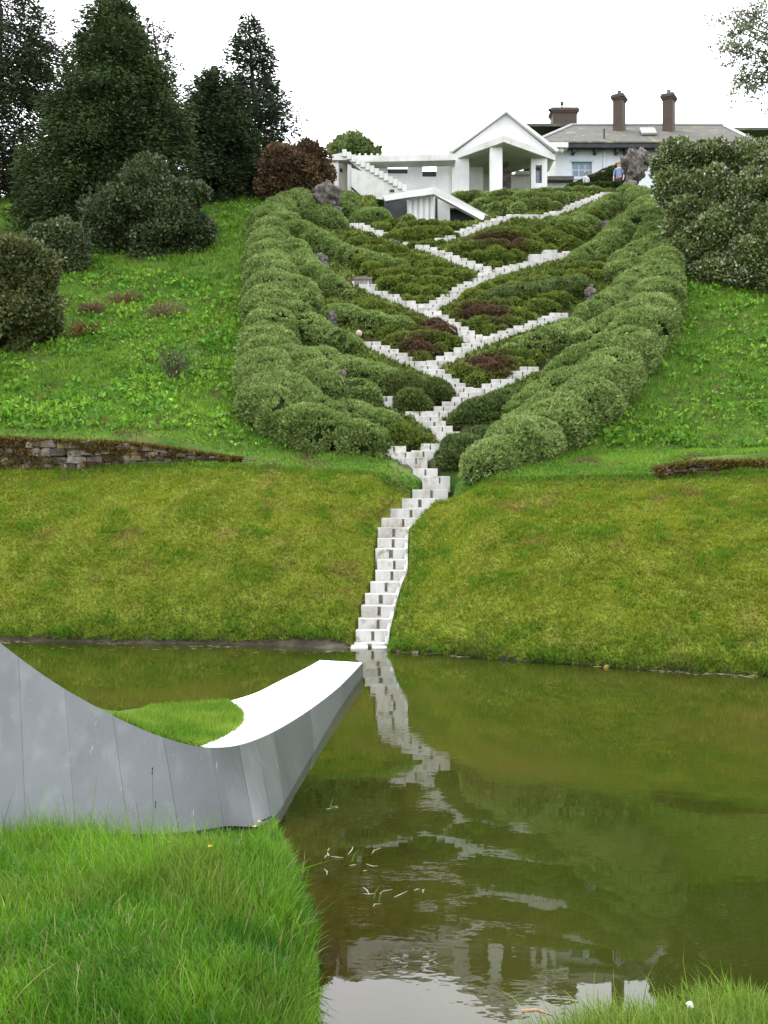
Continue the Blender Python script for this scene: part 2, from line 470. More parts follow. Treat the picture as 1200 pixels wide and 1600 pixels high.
ZZ = [(700, 757), (648, 724), (700, 684), (668, 660), (734, 622), (668, 579), (750, 538), (666, 488), (768, 428), (660, 389), (795, 341)]
SPL = [((648, 724), (585, 692), 'lowest left side flight of white steps beside the big rounded hedge end'),
       ((668, 660), (588, 621), 'second left side flight of white steps from the lawn'),
       ((664, 579), (568, 536), 'middle left side flight of white steps, below the small stone ball'),
       ((662, 488), (552, 442), 'left side flight of white steps below the small wooden hurdle'),
       ((652, 389), (548, 351), 'topmost left side flight of white steps below the tall grey rock')]
SPR = [((740, 622), (840, 575), 'lower right side flight of white steps half hidden by a round shrub'),
       ((756, 538), (884, 493), 'middle right side flight of white steps with a level landing'),
       ((776, 428), (900, 397), 'right side flight of white steps with two taller square blocks'),
       ((852, 342), (955, 303), 'topmost right side flight of white steps near the pavilion')]
STAIR_XY = []
for _a, _b in list(zip(ZZ[:-1], ZZ[1:])) + [(q[0], q[1]) for q in SPL + SPR]:
    STAIR_XY.append((hit(*_a)[:2], hit(*_b)[:2]))

def axis(segs):
    out = []
    for a, b, s in segs:
        out += list(np.arange(a, b, s))
    out.append(segs[-1][1])
    return np.array(out)

def grid(name, xs, ys, zf, mat, kind='structure'):
    XX, YY = np.meshgrid(xs, ys)
    ZZ = zf(XX, YY)
    V = np.stack([XX, YY, ZZ], -1).reshape(-1, 3)
    nx, ny = len(xs), len(ys)
    i = np.arange(nx * ny).reshape(ny, nx)
    Q = np.stack([i[:-1, :-1], i[:-1, 1:], i[1:, 1:], i[1:, :-1]], -1).reshape(-1, 4)
    me = np_mesh(name, V, Q, smooth=True)
    o = link(name, me, None, [mat] if not isinstance(mat, list) else mat)
    tag(o, kind=kind)
    return o, V, Q

xs = axis([(-400, -60, 40), (-60, -20, 4), (-20, -10, .5), (-10, 8, .12), (8, 20, .5), (20, 60, 4), (60, 401, 40)])
ys = axis([(13, 26, .1), (26, 50, .25), (50, 70, 1), (70, 1500, 60)])
hs_o, V, Q = grid('hillside', xs, ys, hill_n, [M['lawn'], M['meadow'], M['shoremud'], M['bedsoil']])
fc = V[Q].mean(1)
d_ = fc[:, 1] - shore(fc[:, 0])
crest = np.interp(fc[:, 0], [-12, -1, 2.5, 8], [4.3, 4.3, 4.9, 5.0])
CAS_Y = np.array([250, 300, 330, 400, 470, 540, 590, 640, 690, 720, 757])
CAS_L = np.array([430, 430, 400, 392, 392, 388, 372, 382, 480, 600, 662])
CAS_R = np.array([1020, 1025, 1035, 1058, 1060, 1020, 985, 955, 900, 850, 735])
def topix(p): return CX + F * p[:, 0] / p[:, 1], CY - F * (p[:, 2] - EYE) / p[:, 1]
def in_cascade(p, m=0):
    x, y = topix(p)
    return (x > np.interp(y, CAS_Y, CAS_L) + m) & (x < np.interp(y, CAS_Y, CAS_R) - m) & (y < 757) & (y > 240)
mi = np.where(d_ < 0.0, 2, np.where(d_ < crest, 0, 1))
mi = np.where(in_cascade(fc, 14) & (fc[:, 1] > 23.6) & (fc[:, 1] < 46.6), 3, mi)
hs_o.data.polygons.foreach_set('material_index', mi.astype(np.int32))
tag(hs_o, 'steep grassy hillside rising from the pond to the white buildings')

# near bank -----------------------------------------------------------
NB = np.array([[-40, 9.5], [-12, 8.6], [-3, 8.5], [-1.25, 8.42], [-0.93, 8.25], [-0.78, 7.6], [-0.58, 6.6], [-0.45, 5.7], [-0.38, 5.0], [-0.33, 4.1], [-0.12, 3.45], [0.2, 3.55], [0.45, 3.95], [0.77, 4.12], [1.65, 4.38], [3, 4.85], [8, 6.5], [14, 8], [40, 12]])
def nb_dist(X, Y):
    """signed distance to the near waterline, positive on land"""
    X = np.asarray(X, float); Y = np.asarray(Y, float)
    best = np.full(X.shape, 1e9)
    for a, b in zip(NB[:-1], NB[1:]):
        ab = b - a; L2 = (ab ** 2).sum()
        t = np.clip(((X - a[0]) * ab[0] + (Y - a[1]) * ab[1]) / L2, 0, 1)
        best = np.minimum(best, np.hypot(X - a[0] - t * ab[0], Y - a[1] - t * ab[1]))
    # inside test against polygon closed far behind the camera
    poly = np.vstack([NB, [[40, -60], [-40, -60]]])
    ins = np.zeros(X.shape, bool)
    j = len(poly) - 1
    for i in range(len(poly)):
        xi, yi = poly[i]; xj, yj = poly[j]
        c = ((yi > Y) != (yj > Y)) & (X < (xj - xi) * (Y - yi) / ((yj - yi) if yj != yi else 1e-9) + xi)
        ins ^= c; j = i
    return np.where(ins, best, -best)

def near(X, Y):
    X = np.asarray(X, float); Y = np.asarray(Y, float)
    d = nb_dist(X, Y) + 0.06 * n2(X, Y, 3.0, 2, 3.0)
    base = np.where(Y < 7.4, 0.92 - 0.098 * Y, 0.195) + 0.085 * n2(X, Y, 1.1, 3, 9.0)
    base = base - (0.10 + 0.09 * sstep(-2.3, -1.6, X)) * sstep(6.2, 7.4, Y)
    lip = np.where(X > 0.1, 0.40, 0.15)
    land = np.minimum(base, 0.04 + lip * sstep(0, 0.14, d) + 0.30 * np.maximum(d, 0))
    shelf = np.where(d > -.12, .05 + d * .9, -.058 + (d + .12) * np.where(X < .3, .22, .5))
    return np.where(d > 0, land, np.maximum(-0.9, shelf - .02 * n2(X, Y, 2.5, 2, 6.)))

nb_o, nbV, nbQ = grid('near_bank', axis([(-300, -20, 40), (-20, -4, 1), (-4, 3, .06), (3, 20, 1), (20, 301, 40)]), axis([(-200, -10, 30), (-10, 2, .5), (2, 9.4, .06), (9.4, 13.4, .2)]), lambda X, Y: near(X, Y) - 0.2 * (np.asarray(Y) > 13.1), [M['bank'], M['mud']])
fc = nbV[nbQ].mean(1)
nb_o.data.polygons.foreach_set('material_index', (nb_dist(fc[:, 0], fc[:, 1]) < -0.08).astype(np.int32))
tag(nb_o, 'low grassy near bank of the pond')
b = MB(); b.add([(-400, 1, -.93), (400, 1, -.93), (400, 24, -.93), (-400, 24, -.93)], [(0, 1, 2, 3)])
tag(b.build('pond_bed', M['mud']), 'brown silty bottom of the pond', kind='structure')
def bed_depth(X, Y):
    return np.minimum(np.maximum(0, -near(X, Y)), np.maximum(0, -hill(X, Y)))
wt_o, wV, _ = grid('pond_water', axis([(-400, -40, 60), (-40, -9, 2), (-9, 8, .15), (8, 40, 2), (40, 401, 60)]), axis([(2, 22, .15), (22, 24.1, 1)]), lambda X, Y: np.zeros_like(X), M['water'])
_a = wt_o.data.attributes.new('depth', 'FLOAT', 'POINT'); _a.data.foreach_set('value', bed_depth(wV[:, 0], wV[:, 1]).astype(np.float32))
tag(wt_o, 'murky green pond water with mirrored stairs and sky', kind='structure')

# ------------------------------------------------------------------ scatter engine
def basis(d, up=None):
    """frames (n,3,3) with columns side, forward, d"""
    d = d / np.linalg.norm(d, axis=1, keepdims=True)
    r = rng.normal(size=d.shape)
    a = np.cross(d, r); a /= np.linalg.norm(a, axis=1, keepdims=True) + 1e-9
    b = np.cross(d, a)
    return np.stack([a, b, d], -1)

def scatter(name, Pn, Fr, S, tv, tf, col, mat, parent=None, wmul=None):
    """instances of template (tv,tf) as one joined mesh. col (n,3)"""
    n = len(Pn); k = len(tv)
    t = np.broadcast_to(np.asarray(tv, float)[None], (n, k, 3)) * np.asarray(S, float).reshape(n, 1, -1)
    V = np.einsum('nij,nkj->nki', Fr, t) + Pn[:, None, :]
    Fc = np.asarray(tf)[None] + (np.arange(n) * k)[:, None, None]
    C = np.repeat(col, k, axis=0)
    me = np_mesh(name, V.reshape(-1, 3), Fc.reshape(-1, len(tf[0])), False, C)
    o = link(name, me, parent, [mat])
    o['kind'] = 'stuff'
    return o

# templates, growing along +z
SPRIG_V = [(-.34, .0, .05), (.30, .10, .0), (.05, .30, 1.0), (-.08, -.34, .0), (.10, .34, .1), (-.40, .0, .85)]
SPRIG_F = [(0, 1, 2), (3, 4, 5)]
LEAF_V = [(0, 0, 0), (0.32, 0.10, 0.5), (0, 0, 1.0), (-0.32, 0.10, 0.5)]
LEAF_F = [(0, 1, 2), (0, 2, 3)]
BLADE_V = [(-.5, 0, 0), (.5, 0, 0), (.42, .10, .45), (-.42, .10, .45), (.22, .33, .8), (-.22, .33, .8), (0, .62, 1.0)]
BLADE_F = [(0, 1, 2), (0, 2, 3), (3, 2, 4), (3, 4, 5), (5, 4, 6)]
TUFT_V = [(-.5, 0, 0), (.5, 0, 0), (0, .2, 1.0)]
TUFT_F = [(0, 1, 2)]

def jitter_col(base, n, v=0.25, hue=0.08):
    base = np.asarray(base, float)
    if base.ndim == 1: base = np.tile(base, (n, 1))
    k = 1 + v * rng.normal(size=(n, 1)) * 0.6
    h = 1 + hue * rng.normal(size=(n, 3))
    return np.clip(base * np.clip(k, .45, 1.8) * h, 0.002, 0.9)

def mixcol(a, b, t):
    t = np.clip(t, 0, 1)[:, None]
    return np.asarray(a)[None] * (1 - t) + np.asarray(b)[None] * t

# ------------------------------------------------------------------ clipped shrubs as lobes + sprigs
_ico = bmesh.new(); bmesh.ops.create_icosphere(_ico, subdivisions=2, radius=1.0)
_ico.verts.ensure_lookup_table()
ICO_V = np.array([v.co[:] for v in _ico.verts]); ICO_F = np.array([[v.index for v in f.verts] for f in _ico.faces]); _ico.free()

def lobes_from_path(path, step=0.30, squash=0.8, jit=0.05, lift=0.0):
    """path: [(px,py,rpx)] visible centre line in the photograph, set down on the hillside"""
    out = []
    pts = np.array(path, float)
    W = []
    for px, py, r in pts:
        g = hit(px, py + 0.45 * r)
        c = P(px, py, g[1]); W.append((*c, r / F * g[1]))
    W = np.array(W)
    for a, b in zip(W[:-1], W[1:]):
        L = np.linalg.norm(b[:3] - a[:3]); n = max(1, int(round(L / (step * 0.5 * (a[3] + b[3])))))
        for k in range(n):
            q = a + (b - a) * k / n
            out.append(q)
    out.append(W[-1])
    out = np.array(out)
    out[:, :3] += rng.normal(size=(len(out), 3)) * jit * out[:, 3:4]
    sl = np.concatenate([[0], np.cumsum(np.linalg.norm(np.diff(out[:, :3], axis=0), axis=1))])
    ph = rng.random()
    out[:, 3] *= (0.86 + 0.18 * np.abs(np.sin(np.pi * (sl / (2.4 * out[:, 3].mean()) + ph)))) * (1 + rng.normal(size=len(out)) * 0.05)
    # sit on the slope: keep centre no more than ~0.3 r above ground
    g = hill(out[:, 0], out[:, 1])
    out[:, 2] = np.minimum(out[:, 2], g + 0.35 * out[:, 3] + lift)
    out[:, 2] = np.maximum(out[:, 2], g + 0.05 * out[:, 3])
    return out

def lobe_shrub(name, lobes, cols, density=520, size=0.085, label=None, cat='shrub', group=None, mat='needle', tmpl='sprig', sq=0.82, bump=0.10, up=0.35, patch=None, top=None, ground=hill, parent=None, core=0.80, outw=0.8):
    lobes = np.asarray(lobes, float)
    c0 = lobes[:, :3].mean(0); c0[2] = float(ground(c0[0:1], c0[1:2])[0])
    if parent is None:
        root = empty(name, c0)
    else:
        root = parent
    sc3 = np.array([1, 1, sq])
    # dark woody core
    Vs, Fs = [], []
    for i, l in enumerate(lobes):
        v = ICO_V * (1 + 0.12 * fbm(ICO_V * 2.3 + l[:3], 2)[:, None])
        Vs.append(v * l[3] * core * sc3 + l[:3]); Fs.append(ICO_F + i * len(ICO_V))
    me = np_mesh('branches', np.vstack(Vs), np.vstack(Fs), smooth=True)
    link('branches', me, root, [M['twig']])['kind'] = 'stuff'
    # leafy skin
    Pn, Nn = [], []
    for i, l in enumerate(lobes):
        n = int(density * 4 * math.pi * l[3] ** 2 * 0.8)
        d = rng.normal(size=(n, 3)); d /= np.linalg.norm(d, axis=1, keepdims=True)
        sp = l[:3] + d * l[3]
        cau = 1 - 2.2 * np.abs(vnoise(sp * np.array([3.0, 3.0, 3.6]) + 7.7)) - 0.9 * np.abs(vnoise(sp * 7.0))
        bmp = 1 + bump * 1.6 * fbm(sp, 2, 1.3) + (0.07 * cau - 0.02) / l[3] * 0.6 + 0.02 * rng.normal(size=n)
        p = l[:3] + d * l[3] * sc3 * bmp[:, None] * 0.99
        nb = np.nonzero(np.linalg.norm(lobes[:, :3] - l[:3], axis=1) < 1.25 * l[3] + lobes[:, 3])[0]
        nb = nb[nb != i]
        rr = np.full(n, 9.0)
        for j in nb:
            q = (p - lobes[j, :3]) / (sc3 * lobes[j, 3])
            rr = np.minimum(rr, (q * q).sum(1))
        keep = (rr > 0.88) & (p[:, 2] > ground(p[:, 0], p[:, 1]) - 0.05) & (d[:, 1] < 0.3)
        Pn.append(p[keep]); Nn.append((d / sc3)[keep])
    Pn = np.vstack(Pn); Nn = np.vstack(Nn); Nn /= np.linalg.norm(Nn, axis=1, keepdims=True)
    n = len(Pn)
    cl = fbm(Pn, 3, 1.5)
    cl2 = fbm(Pn + 31, 2, 4.5)
    base = mixcol(cols[0], cols[1], 0.5 + 0.9 * cl + 0.3 * cl2)
    if len(cols) > 2:
        base = mixcol2(base, cols[2], np.clip((fbm(Pn + 77, 2, 0.9) - 0.18) * 5, 0, 1))
    if patch is not None:          # (centre, radius, colour): withered or differently coloured foliage
        for pc, pr, pcol in patch:
            w = np.clip(1.5 - np.linalg.norm(Pn - np.asarray(pc), axis=1) / pr + 0.5 * cl2, 0, 1)
            base = mixcol2(base, pcol, w)
    col = jitter_col(base, n, 0.3, 0.06)
    dirn = Nn * outw + np.array([0, 0, up]) + rng.normal(size=(n, 3)) * 0.38
    S = size * (0.7 + 0.6 * rng.random(n))
    if tmpl == 'sprig':
        S3 = np.stack([S, S, S], -1); tv, tf = SPRIG_V, SPRIG_F
    else:
        S3 = np.stack([S, S, S], -1); tv, tf = LEAF_V, LEAF_F
    scatter('foliage', Pn, basis(dirn), S3, tv, tf, col, M[mat], root)
    if parent is None:
        tag(root, label, cat, group)
    return root

def mixcol2(base, c, w):
    return base * (1 - w[:, None]) + np.asarray(c)[None] * w[:, None]

# ------------------------------------------------------------------ staircases
def step_mesh(w, depth, h, slot, rise, off):
    """one cascade step: pale block with a wet mossy notch in its riser; origin at centre of the front top edge"""
    b = MB()
    s = slot / 2
    d0 = 0.07
    b.box(-w / 2, off - s, 0, d0, -h, 0)
    b.box(off + s, w / 2, 0, d0, -h, 0)
    b.box(off - s, off + s, 0.002, d0, -h, -rise * .92)
    b.box(off - s, off + s, 0.045, d0, -rise * .92 + .001, -0.012, 1)
    b.box(-w / 2, w / 2, d0 + .001, depth, -h, -.001)
    return b.mesh('step', 0.007)

def stair(name, root, steps, w, depth, h, slot=0.035, rise=.17):
    """steps: list of (x, y, ztop). Steps share a few meshes"""
    mes = [step_mesh(w, depth, h, slot * k, rise, o_) for k, o_ in ((1, .03), (.75, -.04), (1.3, .0), (.9, .07))]
    for me in mes:
        me.materials.append(M['concrete']); me.materials.append(M['slot'])
    for (x, y, z) in steps:
        o = bpy.data.objects.new('step', random.choice(mes)); COL.objects.link(o)
        o.parent = root
        o.location = Vector((float(x), float(y), float(z) + random.uniform(-.012, .012))) - root.location
        o.rotation_euler = (random.uniform(-.01, .01), random.uniform(-.012, .012), random.uniform(-.03, .03))
        o.scale = (random.uniform(.94, 1.08), 1, 1)
    return root

# lower flight in the lawn
z_list = [0.06 + 0.21 * i for i in range(15)]
r_ = empty('concrete_staircase', P(577, 1012, 18.9))
tag(r_, 'winding white concrete cascade stairs climbing the lower lawn from the water', 'staircase')
steps = []
for z in z_list:
    zz = z - 0.06
    Y = tr_y(zz); px = np.interp(zz, TR_Z, TR_PX)
    steps.append(((px - CX) / F * Y, Y - 0.05, z))
low = [s for s in steps if s[2] < 2.25]; high = [s for s in steps if s[2] >= 2.25]
stair('step', r_, low, 0.60, 0.60, 0.60, 0.06, .21)
stair('step', r_, high, 0.80, 0.60, 0.45, 0.06, .21)
# smooth side wall on the right of the winding flight
b = MB()
ev = [(s[0] + 0.315, s[1] + 0.10, s[2] - 0.02) for s in low] + [(s[0] + 0.36, s[1] + 0.16, s[2] - 0.06) for s in high[:2]]
for a, c in zip(ev[:-1], ev[1:]):
    b.hexa([(a[0] - .04, a[1], a[2] - .6), (a[0] + .03, a[1], a[2] - .6), (c[0] + .03, c[1], c[2] - .6), (c[0] - .04, c[1], c[2] - .6),
            (a[0] - .04, a[1], a[2]), (a[0] + .03, a[1], a[2]), (c[0] + .03, c[1], c[2]), (c[0] - .04, c[1], c[2])])
b.build('side_wall', M['concrete'], r_)
b = MB(); b.box(*(np.array([-.34, -.03]) + steps[0][0]), steps[0][1] - .28, steps[0][1] + .2, -.3, .035); b.box(*(np.array([.05, .32]) + steps[0][0]), steps[0][1] - .25, steps[0][1] + .2, -.3, .03)
b.build('foot_slab', M['concrete'], r_, 0.01)

def flight_steps(pa, pb, rise=0.17, skip_last=False):
    a = hit(*pa); c = hit(*pb)
    n = max(2, int(round(max((c[2] - a[2]) / rise, abs(c[0] - a[0]) / .27))))
    out = []
    for i in range(n):
        q = a + (c - a) * i / n
        out.append((q[0], q[1] - .05, q[2] + 0.15))
    return out

zz_root = empty('concrete_staircase', hit(*ZZ[0]))
tag(zz_root, 'long central white zigzag stairs between the clipped shrubs on the hill', 'staircase')
for i in range(len(ZZ) - 1):
    stair('step', zz_root, [(x, y, z - (.12 if i == 0 else 0)) for x, y, z in flight_steps(ZZ[i], ZZ[i + 1])[(1 if i == 0 else 0):]], 0.58, 0.46, 0.36)

stair('step', zz_root, flight_steps((802, 341), (850, 342)), 0.58, 0.46, 0.36)
for lst, g in ((SPL, 'side flights on the left of the zigzag'), (SPR, 'side flights on the right of the zigzag')):
    for pa, pb, lab in lst:
        rt = empty('side_staircase', hit(*pa))
        tag(rt, lab, 'staircase', g)
        st = flight_steps(pa, pb)
        stair('step', rt, st[1:] if len(st) > 3 else st, 0.58, 0.46, 0.36)
        if 'square blocks' in lab:
            for px, py in ((838, 415), (860, 408)):
                q = hit(px, py); b = MB(); b.box(q[0] - .26, q[0] + .26, q[1], q[1] + .5, q[2] - .3, q[2] + .42)
                b.build('block', M['concrete'], rt, 0.012)

# ------------------------------------------------------------------ crescent landform: aluminium wall, white deck, grass hollow
def crom(pts, n):
    pts = np.asarray(pts, float); m = len(pts)
    t = np.linspace(0, m - 1, n); out = []
    for u in t:
        i = min(int(u), m - 2); f = u - i
        p0 = pts[max(i - 1, 0)]; p1 = pts[i]; p2 = pts[i + 1]; p3 = pts[min(i + 2, m - 1)]
        out.append(0.5 * ((2 * p1) + (-p0 + p2) * f + (2 * p0 - 5 * p1 + 4 * p2 - p3) * f * f + (-p0 + 3 * p1 - 3 * p2 + p3) * f ** 3))
    return np.array(out)

TOPE = [P(-150, 880, 7.9), P(-70, 945, 7.9), P(0, 1004, 7.9), P(80, 1063, 7.92), P(165, 1112, 7.95), P(250, 1150, 7.9), P(330, 1168, 7.95), P(400, 1156, 8.8), P(470, 1119, 10.7), P(530, 1074, 13.2), P(567, 1036, 15.6)]
BOTE = [P(-150, 1300, 7.35), P(-70, 1300, 7.35), P(10, 1300, 7.36), P(95, 1300, 7.40), P(190, 1299, 7.45), P(275, 1297, 7.55), P(350, 1287, 7.85), P(424, 1278, 8.22), P(478, 1205, 9.9), P(532, 1105, 13.0), P(568, 1043, 15.62)]
NS = 161
TC = crom(TOPE, NS); BC = crom(BOTE, NS)
BC[:, 2] = np.where(np.arange(NS) > 112, -0.06, BC[:, 2] - 0.02)
cres = empty('crescent_landform', (-1.6, 8.2, 0.0))
tag(cres, 'curved aluminium sided landform with white deck jutting into the pond', 'landform sculpture')
cuts = [0, 14, 27, 38, 52, 66, 81, 96, 106, 118, 132, 146, 160]
for a, c in zip(cuts[:-1], cuts[1:]):
    idx = np.arange(a, c + 1); m = len(idx)
    t_ = TC[idx].copy(); b_ = BC[idx].copy()
    # hairline joint
    t_[0] += (t_[1] - t_[0]) * 0.05; b_[0] += (b_[1] - b_[0]) * 0.05
    n_ = np.cross(t_[min(1, m - 1)] - t_[0], b_[0] - t_[0]); n_ /= np.linalg.norm(n_) + 1e-9
    off = n_ * random.uniform(0, .006)
    Vv = []; 
    for k in range(m):
        for v in np.linspace(0, 1, 4): Vv.append(t_[k] + (b_[k] - t_[k]) * v + off)
    for k in range(m):
        for v in np.linspace(0, 1, 4): Vv.append(t_[k] + (b_[k] - t_[k]) * v + off - n_ * 0.02 * np.sign(n_[1] if abs(n_[1]) > 1e-6 else 1) * -1)
    Fv = []
    o2 = m * 4
    for k in range(m - 1):
        for j in range(3):
            p = k * 4 + j
            Fv.append((p, p + 1, p + 5, p + 4)); Fv.append((o2 + p, o2 + p + 4, o2 + p + 5, o2 + p + 1))
        Fv.append((k * 4, k * 4 + 4, o2 + k * 4 + 4, o2 + k * 4))
    for k in (0, m - 1):
        for j in range(3):
            p = k * 4 + j; Fv.append((p, o2 + p, o2 + p + 1, p + 1))
    me = np_mesh('panel', np.array(Vv), np.array(Fv))
    link('panel', me, cres, [M['aluminium']])
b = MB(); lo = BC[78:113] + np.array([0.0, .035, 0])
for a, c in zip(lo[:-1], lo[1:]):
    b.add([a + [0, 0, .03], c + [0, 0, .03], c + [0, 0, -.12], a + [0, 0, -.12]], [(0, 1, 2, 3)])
b.build('shadow_gap_strip', M['dark'], cres)  # dark colour painted in for the shadow gap under the panels
BC[60:113, 2] += .0
# white deck between the top edge and the rear edge
i0 = 93                                       # where the deck starts along the top edge
FR = TC[i0:] + np.array([-.012, .02, 0.0])
RE = crom([P(355, 1097, 10.9), P(400, 1083, 11.7), P(440, 1063, 12.8), P(475, 1046, 14.1), P(500, 1032, 15.75)], len(FR))
nv = 13; dv = []
for k in range(len(FR)):
    u = k / (len(FR) - 1)
    for j in range(nv):
        v = j / (nv - 1)
        p = FR[k] + (RE[k] - FR[k]) * v
        p = p + np.array([0.24, 0.0, 0.0]) * (1 - u) ** 3 * 4 * v * (1 - v)
        p[2] += 0.004
        dv.append(p)
dv = np.array(dv); m = len(FR)
low_ = dv.copy(); low_[:, 2] -= 0.05
Fv = []
for k in range(m - 1):
    for j in range(nv - 1):
        p = k * nv + j; Fv.append((p, p + 1, p + nv + 1, p + nv)); q = p + m * nv; Fv.append((q, q + nv, q + nv + 1, q + 1))
for k in range(m - 1):
    for j in (0, nv - 1):
        p = k * nv + j; Fv.append((p, p + nv, p + nv + m * nv, p + m * nv))
for k in (0, m - 1):
    for j in range(nv - 1):
        p = k * nv + j; Fv.append((p, p + 1, p + 1 + m * nv, p + m * nv))
link('deck', np_mesh('deck', np.vstack([dv, low_]), np.array(Fv), smooth=False), cres, [M['deck']])
# rear wall of the deck and of the hollow
arc = dv.reshape(m, nv, 3)[0]
LE = crom([P(355, 1097, 10.9), P(250, 1103, 10.3), P(165, 1116, 9.9), np.array([-3.4, 9.5, .30]), np.array([-4.6, 9.3, .25])], 40)
rear = np.vstack([RE[::-1], LE[1:]])
b = MB()
for a, c in zip(rear[:-1], rear[1:]):
    b.add([a, c, (c[0] - .05, c[1] + .12, -.9), (a[0] - .05, a[1] + .12, -.9)], [(0, 1, 2, 3)])
b.add([TC[-1], RE[-1], (RE[-1][0], RE[-1][1] + .05, -.5), (BC[-1][0], BC[-1][1], -.5)], [(0, 1, 2, 3)])
b.build('rear_wall', M['aluminium'], cres)
# grass hollow: surface between wall top, deck arc and rear edge
gh = []
nu = 40
FL = TC[:i0 + 1][::-1] + np.array([0, .025, -.01])
FL = FL[np.linspace(0, len(FL) - 1, nu).astype(int)]
for k in range(nu):
    u = k / (nu - 1)
    for j in range(nv):
        v = j / (nv - 1)
        p = FL[k] + (LE[k] - FL[k]) * v
        p = p + np.array([0.24, 0, 0]) * max(0, 1 - 3 * u) ** 2 * 4 * v * (1 - v)
        p[2] -= 0.10 * min(1, u * 4) * 4 * v * (1 - v) * (0.4 if u < .4 else 1) + 0.006
        gh.append(p)
gh = np.array(gh)
Fv = [(k * nv + j, k * nv + nv + j, k * nv + nv + j + 1, k * nv + j + 1) for k in range(nu - 1) for j in range(nv - 1)]
link('turf', np_mesh('turf', gh, np.array(Fv), smooth=True), cres, [M['bank']])
# blades in the hollow
G = gh.reshape(nu, nv, 3)
n = 16000
uu = rng.random(n) ** 1.3 * (nu - 1.001) * .30; vv = rng.random(n) * (nv - 1.001)
iu, iv = uu.astype(int), vv.astype(int); fu, fv = (uu - iu)[:, None], (vv - iv)[:, None]
pp = (G[iu, iv] * (1 - fu) + G[iu + 1, iv] * fu) * (1 - fv) + (G[iu, iv + 1] * (1 - fu) + G[iu + 1, iv + 1] * fu) * fv
dn = np.tile([0, 0, 1.0], (n, 1)) + rng.normal(size=(n, 3)) * 0.35
hh = 0.048 * (0.6 + 0.8 * rng.random(n))
cl = jitter_col(mixcol((.085, .18, .014), (.17, .26, .03), 0.5 + fbm(pp, 3, 3)), n, .3)
scatter('grass', pp, basis(dn), np.stack([np.full(n, .012), hh * .6, hh], -1), TUFT_V, TUFT_F, cl, M['grass'], cres)

# ------------------------------------------------------------------ dry stone walls
def stone_mesh(seed):
    bm = bmesh.new(); bmesh.ops.create_cube(bm, size=1.0)
    bmesh.ops.bevel(bm, geom=list(bm.edges), offset=0.16, segments=1, affect='EDGES')
    rr = random.Random(seed)
    for v in bm.verts: v.co += Vector((rr.uniform(-.09, .09), rr.uniform(-.09, .09), rr.uniform(-.09, .09)))
    me = bpy.data.meshes.new('stone'); bm.to_mesh(me); bm.free()
    me.materials.append(M['stone'])
    return me
STONES = [stone_mesh(i) for i in range(8)]

def stone_wall(label, x0, x1, yf, zbot, ztop, group):
    rt = empty('dry_stone_wall', (0.5 * (x0 + x1), yf(0.5 * (x0 + x1)), zbot(0.5 * (x0 + x1))))
    tag(rt, label, 'stone wall', group)
    rows = 4
    for r in range(rows):
        x = x0 + random.uniform(0, .1)
        while x < x1:
            w = random.uniform(.16, .46)
            xc = x + w / 2
            zb, zt = zbot(xc), ztop(xc)
            hh = (zt - zb) / rows
            if zt - zb < .12 and r > 1:
                x += w; continue
            o = bpy.data.objects.new('stone', random.choice(STONES)); COL.objects.link(o); o.parent = rt
            h_ = hh * random.uniform(.8, 1.15)
            o.location = Vector((xc, yf(xc) + random.uniform(-.05, .05), zb + hh * (r + .5))) - rt.location
            o.scale = (w * 1.02, .40, h_ * 1.12)
            o.rotation_euler = (random.uniform(-.08, .08), random.uniform(-.12, .12), random.uniform(-.15, .15))
            x += w * random.uniform(.94, 1.05)
    # moss and dry grass hanging over the coping
    n = int((x1 - x0) * 2200)
    X = rng.uniform(x0, x1, n); top = rng.random(n) < .6
    Y = np.array([yf(a) for a in X]) + np.where(top, rng.uniform(-.22, .25, n), rng.uniform(-.27, -.18, n))
    zb = np.array([zbot(a) for a in X]); zt = np.array([ztop(a) for a in X])
    Z = np.where(top, zt + rng.uniform(-.06, .02, n), zb + (zt - zb) * rng.random(n) ** .6)
    keep = top | (n2(X * 1.0, Z * 3, 2.2, 2, 4.) > -.12)
    X, Y, Z = X[keep], Y[keep], Z[keep]; n = len(X)
    pp = np.stack([X, Y, Z], -1)
    cl = jitter_col(mixcol((.085, .045, .013), (.115, .10, .018), .5 + 1.2 * fbm(pp, 3, 1.6)), n, .35)
    dn = np.stack([rng.normal(size=n) * .5, -.5 + rng.normal(size=n) * .4, .5 + rng.normal(size=n) * .4], -1)
    s_ = .075 * (.6 + .8 * rng.random(n))
    scatter('moss', pp, basis(dn), np.stack([s_ * .6, s_, s_], -1), TUFT_V, TUFT_F, cl, M['leaf'], rt)
    return rt
LY = lambda x: 24.25 - .01 * x
_wx = np.linspace(-13, 10, 120)
_wl = hill(_wx, np.full(120, 24.0)); _wr = hill(_wx, np.full(120, 20.6))
stone_wall('mossy dry stone wall running along the top of the left lawn', -12.5, -3.35, LY, lambda x: float(np.interp(x, _wx, _wl)) - .02,
           lambda x: float(np.interp(x, [-12, -9.1, -6, -3.4], [4.32, 4.24, 4.12, 3.76])), 'dry stone walls above the lawns')
RY = lambda x: 20.9 - .03 * (x - 5.4)
stone_wall('short low mossy stone wall above the right lawn', 5.5, 9.5, RY, lambda x: float(np.interp(x, _wx, _wr)) - .03,
           lambda x: float(np.interp(x, [5.4, 6.2, 9], [3.36, 3.50, 3.56])), 'dry stone walls above the lawns')

# ------------------------------------------------------------------ clipped conifer hedges and shrubs on the cascade
BLUE = [(.112, .168, .040), (.210, .280, .086)]
OLIV = [(.074, .104, .015), (.150, .195, .033)]
BROWN = (.085, .048, .028)
def hedge(path_sets, **kw):
    L = np.vstack([lobes_from_path(p) for p in path_sets])
    return L

